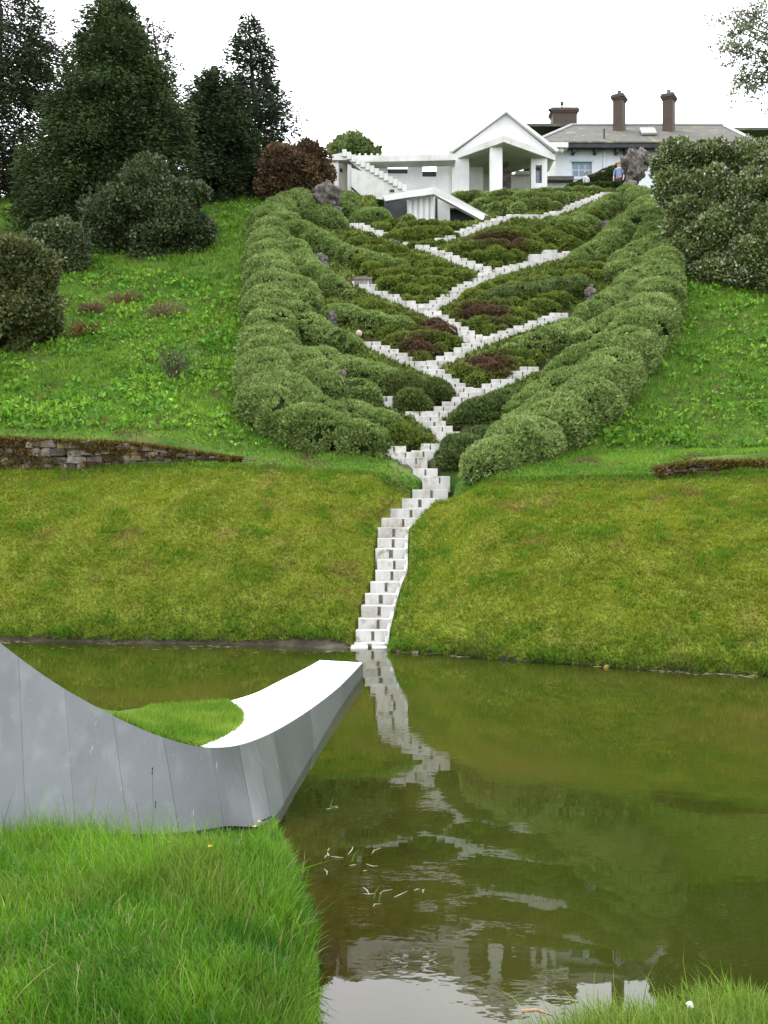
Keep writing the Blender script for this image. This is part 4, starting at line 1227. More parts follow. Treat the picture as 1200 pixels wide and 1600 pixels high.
# ------------------------------------------------------------------ conifers
FROND_V = [(0, 0, 0), (.20, .05, .45), (0, -.04, 1.0), (-.20, .05, .45)]
FROND_F = [(0, 1, 2), (0, 2, 3)]
def conifer(label, prof, Y, cols, nb=420, nf=110, size=.26, droop=.25, core=.55, tmin=.35, rise=0.0, lenvar=.25, group='conifers on the left hilltop'):
    prof = np.array(prof, float)                       # (py, px left, px right), top first
    zs = EYE - (prof[:, 0] - CY) / F * Y
    xc_ = ((prof[:, 1] + prof[:, 2]) / 2 - CX) / F * Y; rr = (prof[:, 2] - prof[:, 1]) / 2 / F * Y
    o = np.argsort(zs); zs, xc_, rr = zs[o], xc_[o], rr[o]
    zg = float(hill(np.array([xc_[0]]), np.array([Y]))[0])
    rt = empty('conifer_tree', (xc_[0], Y, zg))
    tag(rt, label, 'conifer', group)
    b = MB(); hz = np.linspace(zg - .3, zs[-1], 10)
    b.tube([(float(np.interp(z, zs, xc_)), Y, z) for z in hz], list(np.linspace(.26, .02, 10)), 8); b.build('trunk', M['bark'], rt, smooth=True)
    # branches: longer ones where the outline is wide
    zz = zs[0] + (zs[-1] - zs[0]) * rng.random(nb * 3); ra = np.interp(zz, zs, rr)
    k = rng.random(nb * 3) < (ra / rr.max()) * .85 + .15; zz = zz[k][:nb]; ra = ra[k][:nb]
    az = rng.random(len(zz)) * 2 * math.pi
    L = ra * (1.02 - lenvar + lenvar * 1.6 * rng.random(len(zz)) ** 1.5) + .12
    Pn, Dn = [], []
    lb = MB()
    for z, a, l in zip(zz, az, L):
        x0 = np.interp(z, zs, xc_); m = max(14, int(nf * (l / rr.max()) ** 1.1))
        t = tmin + (1 - tmin) * rng.random(m) ** .75
        d = np.array([math.cos(a), math.sin(a), 0]); s_ = np.array([-d[1], d[0], 0])
        spread = (.08 + .30 * l * (1 - t) + .07 * l) * rng.normal(size=m) * .8
        zc = z + rise * l * t - droop * l * t ** 2 + rng.normal(size=m) * (.10 + .05 * l)
        p = np.outer(l * t, d) + np.outer(spread, s_); p[:, 0] += x0; p[:, 1] += Y; p[:, 2] = zc
        Pn.append(p)
        dn = d * .8 + s_ * (np.sign(spread) * .6)[:, None] + np.array([0, 0, -.15]) + rng.normal(size=(m, 3)) * .35
        Dn.append(dn)
        if core < .3:
            lb.tube([(x0, Y, z), (x0 + d[0] * l * .5, Y + d[1] * l * .5, z + rise * l * .5 - droop * l * .25), (x0 + d[0] * l * .9, Y + d[1] * l * .9, z + rise * l * .9 - droop * l * .81)], [.035, .022, .008], 4)
    Pn = np.vstack(Pn); Dn = np.vstack(Dn); n = len(Pn)
    k = (Pn[:, 2] > hill(Pn[:, 0], Pn[:, 1]) - .05) & ((Pn[:, 1] < Y + .8) | (core < .3)); Pn, Dn = Pn[k], Dn[k]; n = len(Pn)
    col = jitter_col(mixcol(cols[0], cols[1], .5 + .9 * fbm(Pn, 2, .9) + .3 * rng.normal(size=n) * .6), n, .3, .06)
    S = size * (.6 + .8 * rng.random(n))
    scatter('crown', Pn, basis(Dn), np.stack([S * .9, S * .9, S], -1), FROND_V, FROND_F, col, M['needle'], rt)
    if core >= .3:
        b = MB(); hz = np.linspace(zs[0], zs[-1], 14)
        b.tube([(float(np.interp(z, zs, xc_)), Y, z) for z in hz], [max(.03, float(np.interp(z, zs, rr)) * core) for z in hz], 14); b.build('dark_core_fill', M['twig'], rt, smooth=True)  # dark core added inside the dense crown to block light
    else:
        lb.build('limbs', M['bark'], rt)['kind'] = 'stuff'
DG = [(.017, .030, .009), (.048, .074, .022)]
conifer('broad dense dark green conifer, largest of the trees at left', [(-28, 166, 182), (0, 148, 200), (40, 125, 232), (100, 112, 265), (160, 85, 288), (220, 58, 302), (300, 40, 306), (360, 45, 300), (405, 60, 280)], 42.3, DG, 800, 270, .175, .22, .6)
conifer('ragged dark conifer cut by the left picture edge', [(-90, -30, 10), (-20, -60, 55), (60, -85, 92), (150, -90, 82), (230, -90, 66), (330, -80, 50)], 46.5, [(.020, .028, .013), (.046, .06, .026)], 330, 170, .20, .30, .0, .25)
conifer('slender open conifer with a pointed top right of the others', [(26, 384, 392), (60, 366, 414), (110, 354, 434), (150, 352, 440), (195, 350, 466), (240, 348, 445), (310, 352, 435)], 48.5, [(.020, .030, .016), (.045, .06, .032)], 230, 110, .21, .12, .0, .22, .12, .5)
conifer('short dense dark conifer behind the broad one', [(104, 326, 344), (140, 300, 366), (200, 285, 402), (260, 285, 420), (335, 295, 415)], 47, [(.016, .028, .011), (.04, .06, .022)], 400, 190, .18, .2, .5)
conifer('wispy thin conifer top just behind the broad tree', [(20, 232, 240), (60, 215, 268), (120, 215, 285), (200, 230, 300), (320, 240, 300)], 49, [(.03, .035, .02), (.05, .055, .035)], 90, 70, .18, .1, .0, .3, .2, .6)

# ------------------------------------------------------------------ broadleaf bushes
def bush(name, label, blobs, Y, cols, leaf=.13, dens=300, mat='leaf', cat='bush', group=None, depth=.8, layers=2, core=.64, bump=.22):
    """blobs: (px, py, rpx[, dY])"""
    L = []
    for bl in blobs:
        px, py, r = bl[:3]; y = Y + (bl[3] if len(bl) > 3 else 0)
        p = P(px, py, y); L.append([*p, r / F * y])
    L = np.array(L)
    ex = []
    for l in L:
        for _ in range(6):
            d = rng.normal(size=3); d /= np.linalg.norm(d); d[1] = -abs(d[1])
            ex.append([*(l[:3] + d * l[3] * (.66 + .3 * rng.random())), l[3] * (.26 + .22 * rng.random())])
    L = np.vstack([L, ex])
    c0 = L[:, :3].mean(0); c0[2] = float(hill(c0[0:1], c0[1:2])[0])
    rt = empty(name, c0); tag(rt, label, cat, group)
    b = MB()
    for l in L[:len(blobs)]:
        b.tube([c0 + np.array([0, 0, -.1]), (c0 + l[:3]) / 2 + rng.normal(size=3) * .1, l[:3]], [.06, .04, .015], 5)
    b.build('stems', M['bark'], rt)['kind'] = 'stuff'
    Vs, Fs = [], []
    for i, l in enumerate(L):
        v = ICO_V * (1 + .25 * fbm(ICO_V * 2.0 + l[:3], 2)[:, None]); Vs.append(v * l[3] * core + l[:3]); Fs.append(ICO_F + i * len(ICO_V))
    link('dark_core_fill', np_mesh('dark_core_fill', np.vstack(Vs), np.vstack(Fs), smooth=True), rt, [M['twig']])['kind'] = 'stuff'
    Pn, Nn = [], []
    for i, l in enumerate(L):
        n = int(dens * 4 * math.pi * l[3] ** 2)
        d = rng.normal(size=(n, 3)); d /= np.linalg.norm(d, axis=1, keepdims=True)
        f = .95 + .75 * fbm(l[:3] + d * l[3], 3, 1.2) - .30 * rng.random(n) ** 2 + .06 * rng.normal(size=n)
        p = l[:3] + d * l[3] * f[:, None]
        keep = (p[:, 2] > hill(p[:, 0], p[:, 1]) - .05) & (d[:, 1] < .55)
        for j in range(len(L)):
            if j == i: continue
            q = (p - L[j, :3]) / L[j, 3]; keep &= (q * q).sum(1) > .55
        Pn.append(p[keep]); Nn.append(d[keep])
    Pn = np.vstack(Pn); Nn = np.vstack(Nn); n = len(Pn)
    col = jitter_col(mixcol(cols[0], cols[1], .5 + 1.0 * fbm(Pn, 3, 1.3)), n, .35, .07)
    if len(cols) > 2:
        k = rng.random(n) < (.24 if mat == 'gloss' else .06); col[k] = jitter_col(cols[2], k.sum(), .3)  # paler third colour paints highlights onto scattered leaves of the glossy bushes
    dn = Nn * .6 + np.array([0, -.05, .25]) + rng.normal(size=(n, 3)) * .55
    S = leaf * (.65 + .7 * rng.random(n))
    scatter('foliage', Pn, basis(dn), np.stack([S, S, S], -1), LEAF_V, LEAF_F, col, M[mat], rt)
    return rt
Yb = float(hit(240, 402)[1]) + .9
bush('rhododendron_bush', 'wide grey green rhododendron below the broad conifer', [(190, 345, 50), (235, 325, 58), (285, 340, 45), (240, 365, 55), (195, 375, 40), (295, 370, 35), (225, 300, 35)], Yb, [(.030, .046, .015), (.070, .098, .036), (.11, .13, .07)], .13, 420, 'semi')
bush('rhododendron_bush', 'small grey green bush left of the wide rhododendron', [(90, 380, 35), (115, 400, 30), (70, 395, 35), (100, 415, 28)], float(hit(95, 430)[1]) + .6, [(.04, .056, .02), (.085, .112, .046), (.12, .14, .07)], .12, 420, 'semi')
bush('rhododendron_bush', 'large olive brown bush at the left picture edge', [(20, 430, 60), (-20, 460, 80), (40, 470, 55), (10, 510, 60), (55, 440, 38), (30, 535, 45), (50, 500, 42)], float(hit(20, 560)[1]) + 1.0, [(.042, .054, .014), (.095, .108, .034), (.14, .12, .055)], .125, 420, 'semi')
bush('russet_shrub', 'reddish brown leafed shrub beside the top of the left hedge', [(440, 268, 30), (475, 262, 34), (495, 280, 24), (430, 295, 26), (462, 292, 32), (480, 300, 20)], 45.6, [(.055, .036, .02), (.13, .08, .042), (.07, .085, .03)], .15, 300, 'leaf')
bush('far_tree', 'round green treetop showing behind the white flat roof', [(545, 228, 18), (530, 234, 14), (565, 236, 18), (585, 240, 10), (550, 245, 28)], 58, [(.08, .11, .03), (.15, .20, .065)], .20, 200, 'leaf', 'tree')
bush('camellia_hedge', 'tall glossy leafed camellia hedge on the right edge', [(1060, 255, 30, 2), (1055, 295, 32, 1.5), (1070, 338, 32, 1), (1095, 382, 34, .6), (1110, 425, 30, .2), (1110, 262, 38, 1.8), (1110, 312, 48, 1.2), (1140, 365, 50, .4), (1160, 420, 45, -.3), (1165, 265, 42, 1.5), (1190, 330, 60, .6), (1210, 400, 60, -.4), (1230, 285, 60, 1), (1220, 445, 45, -.8), (1038, 262, 20, 2.4)], float(hit(1120, 460)[1]) + 1.2, [(.058, .082, .015), (.130, .168, .040), (.24, .27, .17)], .125, 520, 'gloss', 'hedge')

# overhanging tree at the top right: limbs and sparse leaves
def spray_tree(label, base, tips, cols, leaf=.12, per=420, spread=.75):
    rt = empty('overhanging_tree', base); tag(rt, label, 'tree')
    b = MB(); base = np.asarray(base); fork = base + np.array([-.3, 0, 5.5])
    b.tube([base, base + np.array([.1, 0, 2.5]), fork], [.30, .24, .18], 8); b.build('trunk', M['bark'], rt, smooth=True)
    Pn, Dn = [], []; lb = MB()
    for tp in tips:
        tp = np.asarray(tp); mid = (fork + tp) / 2 + np.array([0, 0, .9])
        path = crom([fork, mid, tp], 9); lb.tube(path, list(np.linspace(.06, .008, 9)), 5)
        for k in range(7):
            s0 = path[rng.integers(4, 9)]; e = s0 + rng.normal(size=3) * spread * np.array([1, 1, .8]) + np.array([-.1, 0, -.25])
            lb.tube([s0, (s0 + e) / 2 + rng.normal(size=3) * .06, e], [.015, .010, .004], 4)
            m = per // 7; t = rng.random(m)
            Pn.append(s0 + (e - s0) * t[:, None] + rng.normal(size=(m, 3)) * .09); Dn.append(rng.normal(size=(m, 3)) + np.array([0, 0, -.2]))
    lb.build('limbs', M['bark'], rt)['kind'] = 'stuff'
    Pn = np.vstack(Pn); Dn = np.vstack(Dn); n = len(Pn)
    S = leaf * (.6 + .7 * rng.random(n))
    scatter('crown', Pn, basis(Dn), np.stack([S, S, S], -1), LEAF_V, LEAF_F, jitter_col(mixcol(cols[0], cols[1], rng.random(n)), n), M['leaf'], rt)
Yt = 33.0
spray_tree('sparse leafed overhanging tree entering at the top right corner', (P(1330, 0, Yt)[0], Yt, float(hill(14.9, Yt))),
           [P(1150, 30, Yt), P(1145, 45, Yt), P(1150, 70, Yt), P(1152, 100, Yt), P(1150, 125, Yt), P(1175, 90, Yt), P(1180, 130, Yt), P(1165, 15, Yt), P(1165, 25, Yt), P(1160, 70, Yt), P(1160, 112, Yt), P(1190, 10, Yt), P(1195, 60, Yt), P(1195, 110, Yt), P(1215, 30, Yt + 1), P(1240, 90, Yt), P(1240, -20, Yt), P(1290, 40, Yt - 1), P(1300, -60, Yt), P(1350, -40, Yt)], [(.10, .12, .065), (.20, .22, .13)], .10, 430, .6)

# ------------------------------------------------------------------ lawn, meadow and bank grass
def stair_x(Y):
    tz = np.clip((Y - 18.95) / 4.15 * 3.15, 0, 3.15)
    return np.interp(tz, TR_Z, [(p - CX) / F * tr_y(q) for p, q in zip(TR_PX, TR_Z)])
def slope_n(X, Y):
    e = .05
    dx = (hill_n(X + e, Y) - hill_n(X - e, Y)) / (2 * e); dy = (hill_n(X, Y + e) - hill_n(X, Y - e)) / (2 * e)
    n = np.stack([-dx, -dy, np.ones_like(dx)], -1); return n / np.linalg.norm(n, axis=1, keepdims=True)
def crest_d(X): return np.interp(X, [-12, -1, 2.5, 8], [4.25, 4.25, 4.9, 5.05])

n = 460000
Y = rng.uniform(15.4, 25.2, n); X = rng.uniform(-1, 1, n) * (.385 * Y + .3)
d = Y - shore(X)
k = (d > -.05) & (d < crest_d(X) + .15) & ~((np.abs(X - stair_x(Y)) < np.where(Y > 21.8, .40, .33)) & (Y < 23.4))
X, Y, d = X[k], Y[k], d[k]; n = len(X)
Pn = np.stack([X, Y, hill_n(X, Y) - .005], -1)
k = ~in_cascade(Pn); Pn, X, Y, d = Pn[k], X[k], Y[k], d[k]; n = len(X)
N_ = slope_n(X, Y)
q1 = fbm(Pn, 3, .8); q2 = fbm(Pn + 40, 3, 2.4); q3 = fbm(Pn + 80, 2, 6.0)
base = mixcol((.108, .155, .013), (.21, .248, .022), .5 + .9 * q1 + .5 * q3)
base = mixcol2(base, (.095, .19, .013), np.clip((q2 - .10) * 3, 0, .9))
base = mixcol2(base, (.19, .14, .045), np.clip((fbm(Pn + 120, 3, 1.5) - .26) * 3.5, 0, .7))
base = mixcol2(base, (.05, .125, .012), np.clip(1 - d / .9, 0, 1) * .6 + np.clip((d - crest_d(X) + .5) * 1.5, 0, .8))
base = mixcol2(base, (.07, .16, .015), np.clip(1 - np.abs(X - stair_x(Y)) / .9, 0, .7) * (X > stair_x(Y)))
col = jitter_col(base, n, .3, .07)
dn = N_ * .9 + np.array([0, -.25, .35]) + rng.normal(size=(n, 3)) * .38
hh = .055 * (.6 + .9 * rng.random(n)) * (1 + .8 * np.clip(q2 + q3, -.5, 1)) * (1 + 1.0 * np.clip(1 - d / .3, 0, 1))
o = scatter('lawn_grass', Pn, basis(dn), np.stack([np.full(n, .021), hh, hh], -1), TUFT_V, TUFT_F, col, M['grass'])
tag(o, 'short mossy olive green grass on the lower lawn bank', kind='stuff')

# meadow
def meadow_points(n, pw=1.0):
    Y = 20.5 + (46.5 - 20.5) * rng.random(n) ** pw; X = rng.uniform(-1, 1, n) * (.385 * Y + .4)
    d = Y - shore(X); k = (d > crest_d(X) - .1)
    X, Y = X[k], Y[k]
    p = np.stack([X, Y, hill_n(X, Y)], -1); k = ~in_cascade(p)
    wall = (np.abs(Y - 24.25) < .2) & (X < -3.4) | (np.abs(Y - 20.9) < .2) & (X > 5.4)
    return p[k & ~wall]
Pn = meadow_points(200000, 1.3); n = len(Pn)
N_ = slope_n(Pn[:, 0], Pn[:, 1])
q1 = fbm(Pn, 3, .5); q2 = fbm(Pn + 33, 3, 1.6)
base = mixcol((.068, .16, .013), (.145, .25, .026), .5 + .8 * q1 + .5 * q2)
base = mixcol2(base, (.14, .14, .04), np.clip((fbm(Pn + 66, 3, .7) - .2) * 3, 0, .7))
base = mixcol2(base, (.11, .07, .04), np.clip((fbm(Pn + 99, 2, 1.1) - .38) * 5, 0, .8))
col = jitter_col(base, n, .3, .07)
dn = N_ * .5 + np.array([0, -.2, .8]) + rng.normal(size=(n, 3)) * .42
hh = (.08 + .08 * np.clip(q2 + .5, 0, 1.5)) * (.6 + .8 * rng.random(n)) * np.clip((Pn[:, 1] - 20) / 8, .5, 1.1)
o = scatter('meadow_grass', Pn, basis(dn), np.stack([np.full(n, .038), hh, hh], -1), TUFT_V, TUFT_F, col, M['grass'])
tag(o, 'lush uneven grass on the upper slopes beside the cascade', kind='stuff')
# broad leaved weeds in clumps
Pn = meadow_points(19000, 1.2)
k = (Pn[:, 1] > 25) & (fbm(Pn, 3, .45) + .6 * rng.normal(size=len(Pn)) * .5 > -.02); Pn = Pn[k]
rep = 9; n0 = len(Pn)
sz = .14 * (.6 + .8 * rng.random(n0)) * (1 + .5 * np.clip(fbm(Pn + 5, 2, 1.2), -.4, 1))
cb = mixcol((.058, .165, .012), (.15, .28, .025), .5 + .9 * fbm(Pn + 15, 2, .8) + .25 * rng.normal(size=n0))
Pc = np.repeat(Pn, rep, 0) + rng.normal(size=(n0 * rep, 3)) * np.repeat(sz, rep)[:, None] * np.array([.55, .55, .18]) + np.array([0, 0, .05])
Dc = rng.normal(size=(n0 * rep, 3)) * .8 + np.array([0, -.25, .55])
S = np.repeat(sz, rep) * (.6 + .5 * rng.random(n0 * rep))
o = scatter('meadow_weeds', Pc, basis(Dc), np.stack([S, S, S], -1), LEAF_V, LEAF_F, jitter_col(np.repeat(cb, rep, 0), n0 * rep, .3, .06), M['leaf'])
tag(o, 'bright green broad leaved weeds covering the upper slopes', kind='stuff')

# low ground cover over the soil of the cascade beds
n = 60000
Y = rng.uniform(24.2, 47.2, n); X = rng.uniform(-.12, .31, n) * Y
Pn = np.stack([X, Y, hill_n(X, Y)], -1)
sd_ = np.full(n, 9.0)
for (a, c) in STAIR_XY:
    abx, aby = c[0] - a[0], c[1] - a[1]; t_ = np.clip(((X - a[0]) * abx + (Y - a[1]) * aby) / (abx * abx + aby * aby), 0, 1)
    sd_ = np.minimum(sd_, np.maximum(np.abs(X - a[0] - t_ * abx), np.abs(Y - .2 - a[1] - t_ * aby)))
k = in_cascade(Pn, 6) & (sd_ > .34) & ~((X > -.2) & (X < 4.1) & (Y > 42.6)); Pn = Pn[k]; n = len(Pn)
base = mixcol((.065, .095, .014), (.14, .185, .036), .5 + .9 * fbm(Pn, 3, 1.4)); base = mixcol2(base, BROWN, np.clip((fbm(Pn + 12, 2, .8) - .35) * 4, 0, .7))
S = .13 * (.6 + .7 * rng.random(n))
o = scatter('bed_ground_cover', Pn, basis(np.array([0, -.3, .8]) + rng.normal(size=(n, 3)) * .4), np.stack([S * 1.2, S * 1.2, S], -1), SPRIG_V, SPRIG_F, jitter_col(base, n, .3), M['needle'])
tag(o, 'low olive ground cover between the clipped shrubs and the stairs', kind='stuff')

# a few plants that stand out on the left slope
def dry_tussock(px, py, rpx, cols, lab, name='dry_tussock', cat='tussock', up=.35, n=500, sz=.30):
    g = hit(px, py + rpx * .4); r = rpx / F * g[1]
    rt = empty(name, g); tag(rt, lab, cat, 'dry plants on the left slope')
    p = g + rng.normal(size=(n, 3)) * np.array([r * .5, r * .4, .02]); p[:, 2] = hill(p[:, 0], p[:, 1])
    dn = (p - g) * np.array([1.2, 1.2, 0]) / r + np.array([0, -.2, up]) + rng.normal(size=(n, 3)) * .25
    s_ = sz * (.5 + .8 * rng.random(n))
    scatter('blades', p, basis(dn), np.stack([np.full(n, .03), s_ * .8, s_], -1), BLADE_V, BLADE_F, jitter_col(mixcol(cols[0], cols[1], rng.random(n)), n), M['leaf'], rt)
dry_tussock(258, 482, 22, [(.08, .065, .035), (.20, .16, .08)], 'round dry grass tussock on the left slope', up=.6, n=700, sz=.34)
dry_tussock(200, 462, 20, [(.10, .05, .025), (.15, .10, .05)], 'reddish withered bracken patch left of the dry tussock')
dry_tussock(142, 478, 18, [(.09, .045, .025), (.13, .09, .045)], 'withered brown patch near the left edge bush')
dry_tussock(135, 512, 16, [(.13, .045, .02), (.14, .08, .035)], 'rusty red leafed plant below the withered patches')
def young_shrub(px, py, h, lab):
    g = hit(px, py); k = g[1] / F
    rt = empty('bare_shrub', g); tag(rt, lab, 'shrub', 'dry plants on the left slope')
    b = MB(); tips = []
    for i in range(26):
        t = g + np.array([rng.normal() * h * .35 * k, rng.normal() * .25, h * k * (.5 + .5 * rng.random())]); m_ = (g + t) / 2 + rng.normal(size=3) * .06
        b.tube([g + rng.normal(size=3) * .04, m_, t], [.012, .009, .004], 4); tips += [m_ + (t - m_) * rng.random() for _ in range(14)]
    b.build('stems', M['bark'], rt)
    tp = np.array(tips) + rng.normal(size=(len(tips), 3)) * .06
    scatter('leaves', tp, basis(rng.normal(size=tp.shape)), np.full((len(tp), 3), .08), LEAF_V, LEAF_F, jitter_col((.07, .075, .04), len(tp)), M['leaf'], rt)
young_shrub(268, 598, 62, 'twiggy thin grey shrub in the middle of the left slope')

# near bank blades
def near_points(n):
    Y = rng.uniform(2.6, 8.3, n); X = rng.uniform(-1, 1, n) * (.385 * Y + .15)
    d = nb_dist(X, Y); k = d > -.05
    # keep off the crescent's own footprint
    bi = np.interp(X, BC[:, 0], BC[:, 1]); k &= ~((X < BC[112, 0]) & (Y > bi - .03))
    X, Y = X[k], Y[k]
    return np.stack([X, Y, near(X, Y) - .004], -1)
Pn = near_points(172000); n = len(Pn)
d = nb_dist(Pn[:, 0], Pn[:, 1])
q1 = fbm(Pn, 3, 1.3); q2 = fbm(Pn + 21, 3, 4.0)
base = mixcol((.028, .105, .005), (.105, .225, .012), .5 + 1.3 * q1 + .6 * q2)
base = mixcol2(base, (.22, .21, .09), (rng.random(n) < .06 + .10 * np.clip(fbm(Pn + 71, 2, 2.2), 0, 1)) * .8)
base = mixcol2(base, (.10, .15, .02), np.clip((fbm(Pn + 50, 2, 1.8) - .15) * 3, 0, .6))
base = mixcol2(base, (.15, .21, .03), np.where(Pn[:, 0] > .1, .55, 0.0))
col = jitter_col(base, n, .3, .06)
# combed: blades lean with a slowly turning wind
ang = 2.2 * fbm(Pn + 9, 2, .9) + 2.5
lean = np.stack([np.cos(ang), np.sin(ang), np.zeros(n)], -1) * .35
edge = np.clip(1 - d / .25, 0, 1)
nbx = np.stack([np.where(Pn[:, 0] < .1, .5, 0), np.where(Pn[:, 0] < .1, 0, .4), np.zeros(n)], -1) * edge[:, None]
dn = lean + nbx + np.array([0, 0, .85]) + rng.normal(size=(n, 3)) * .30
hh = (.085 + .05 * np.clip(q1 * 1.5 + .3, 0, 1)) * (.5 + 1.0 * rng.random(n)) * np.where(rng.random(n) < .05, 1.7, 1.0)
hh *= np.where(Pn[:, 0] > 0, .8, 1.0) * (1 + .45 * np.clip(fbm(Pn + 13, 2, 1.7) * 2, -1, 1))
hh *= np.where((Pn[:, 1] > 6.9) & (Pn[:, 0] > -1.75), .55, 1.0)
tall = (Pn[:, 1] > 6.6) & (Pn[:, 0] < -1.2) & (rng.random(n) < .35); hh = np.where(tall, hh * 1.5, hh)
o = scatter('bank_grass', Pn, basis(dn), np.stack([np.where(Pn[:, 0] > .1, .0042, .0058) * (.7 + .6 * rng.random(n)), hh * .8, hh], -1), BLADE_V, BLADE_F, col, M['grass'])
tag(o, 'long bright green grass blades on the near bank', kind='stuff')

# ------------------------------------------------------------------ small things
def dandelion(px, py, lab, tall=.16):
    Y = 7.2; p = P(px, py, Y)
    for _ in range(40):                       # find the depth where the head stands `tall` above the bank
        gz = float(near(np.array([p[0]]), np.array([p[1]]))[0])
        if p[2] - gz > tall: Y += .05
        else: Y -= .05
        p = P(px, py, Y)
    rt = empty('yellow_flower', (p[0], p[1], p[2] - tall)); tag(rt, lab, 'flower', 'yellow flowers in the near grass')
    b = MB(); b.tube([p + np.array([.01, 0, -tall]), p + np.array([.012, 0, -tall * .5]), p], .0025, 5); b.build('stem', M['stemgreen'], rt)
    b = MB()
    for r_n, rad, dz in ((14, .020, 0), (10, .013, .004), (6, .007, .007)):
        for i in range(r_n):
            a = 2 * math.pi * i / r_n + dz * 100; c, s_ = math.cos(a), math.sin(a)
            b.add([p + np.array([-s_ * .003, c * .003, dz]), p + np.array([s_ * .003, -c * .003, dz]), p + np.array([c * rad, s_ * rad - .003, dz + .006])], [(0, 1, 2)])
    b.build('petals', M['yellow'], rt)
M['stemgreen'] = noisemat('stem_green', [(.06, .12, .02), (.09, .16, .03)], 10, .7, 0)
M['yellow'] = noisemat('yellow_petal', [(.62, .42, .01), (.75, .55, .02)], 20, .6, 0)
M['reed'] = noisemat('dead_reed', [(.16, .145, .09), (.30, .28, .20)], 9, .8, .2)
dandelion(191, 1266, 'yellow flower head against the grey metal wall', .18)
dandelion(328, 1323, 'yellow flower in the grass below the metal wall', .12)
dandelion(405, 1284, 'yellow flower at the right end of the metal wall base', .10)
dandelion(398, 1292, 'lower yellow flower beside another at the wall end', .08)
# plantain seed heads in front of the metal wall
for (px, py, lab) in ((238, 1203, 'tall thin stalk with dark seed head before the metal wall'), (243, 1256, 'shorter dark seed head beside the tall stalk')):
    p = P(px, py, 6.95); g = np.array([p[0] - .01, 6.95, float(near(np.array([p[0]]), np.array([6.95]))[0])])
    rt = empty('plantain_stalk', g); tag(rt, lab, 'grass stalk', 'plantain stalks')
    b = MB(); b.tube([g, (g + p) / 2 + np.array([.012, 0, 0]), p], .0018, 5); b.build('stem', M['stemgreen'], rt)
    b = MB(); b.tube([p + np.array([0, 0, -.03]), p + np.array([0, 0, -.02]), p + np.array([0, 0, .01]), p + np.array([.001, 0, .02])], [.002, .0055, .005, .001], 7); b.build('seed_head', M['dark'], rt)

# floating reed scraps with green shoots
def reed_scrap(px, py, lab, n, shoots, spread=.22):
    Y = EYE * F / (py - CY); c = np.array([(px - CX) / F * Y, Y, 0.0])
    rt = empty('floating_reeds', c); tag(rt, lab, 'reeds', 'reed scraps floating on the pond')
    for i in range(n):
        a = rng.uniform(-1.5, 1.5); L_ = rng.uniform(.03, .14)
        q = c + np.array([rng.normal() * spread * .6, rng.normal() * spread, .006])
        e = q + np.array([math.cos(a) * L_, math.sin(a) * L_, rng.uniform(0, .02) * (rng.random() < .3)])
        b = MB(); m_ = (q + e) / 2 + np.array([rng.normal() * .008, rng.normal() * .012, .001]); w = .0042
        b.tube([q, m_, e], [.002, w, .0015], 5); b.build('reed_piece', M['reed'], rt)
    for i in range(shoots):
        q = c + np.array([rng.normal() * spread * .3, rng.normal() * spread * .4, -.02]); e = q + np.array([rng.uniform(-.03, .06), 0, rng.uniform(.07, .13)])
        b = MB(); b.tube([q, (q + e) / 2 + np.array([-.008, 0, .01]), e], [.004, .0035, .001], 5); b.build('shoot', M['stemgreen'], rt)
reed_scrap(520, 1264, 'pale floating reed scrap with green shoot nearest the metal point', 3, 2, .08)
reed_scrap(512, 1335, 'pale reed scraps floating left of the middle group', 4, 0, .07)
reed_scrap(556, 1348, 'largest group of pale reed pieces floating on the pond', 6, 1, .16)
reed_scrap(592, 1405, 'floating reed scraps with an upright green shoot nearest the camera', 5, 2, .10)
reed_scrap(650, 1408, 'two small reed scraps right of the nearest group', 2, 0, .12)

# pale scum and leaf litter along the far waterline
n = 900; X = rng.uniform(-8, 6.5, n); dd = -np.abs(rng.normal(size=n)) * np.where(X < -.5, .45, .10) - .06
Yq = shore(X) + dd; k = (n2(X, Yq * 2, 1.1, 2, 8.) > np.where(X < -.5, -.05, .1)); X, Yq = X[k], Yq[k]; n = len(X)
Pn = np.stack([X, Yq, np.full(n, .006)], -1)
Fr = np.tile(np.eye(3), (n, 1, 1))
FLK_V = [(-1, -.25, 0), (.4, -.35, .02), (1, .2, 0), (-.3, .35, .02)]; FLK_F = [(0, 1, 2), (0, 2, 3)]
sz = .05 * (.4 + rng.random(n))
o = scatter('waterline_litter', Pn, Fr, np.stack([sz, sz * .5, sz], -1), FLK_V, FLK_F, jitter_col((.22, .20, .12), n, .4), M['leaf'])
tag(o, 'pale leaf litter floating along the far waterline', kind='stuff')
# stones and clods under the far bank edge
STL = ['small stone touching the right foot of the lower stairs', 'small stone at the waterline just right of the stair foot', 'lone pale stone at the far waterline below the right lawn']
for i, px in enumerate([624, 650, 926]):
    X = (px - CX) / F * 17.6; Y = float(shore(np.array([X]))[0]) - .10; w = random.uniform(.03, .06)
    o = bpy.data.objects.new('shore_stone', STONES[i % 8]); COL.objects.link(o); o.location = (X, Y, .01); o.scale = (w * 2, w * 1.4, w * 1.2); o.rotation_euler = (0, 0, random.uniform(-1, 1))
    tag(o, STL[i], 'stone', 'stones at the far waterline')
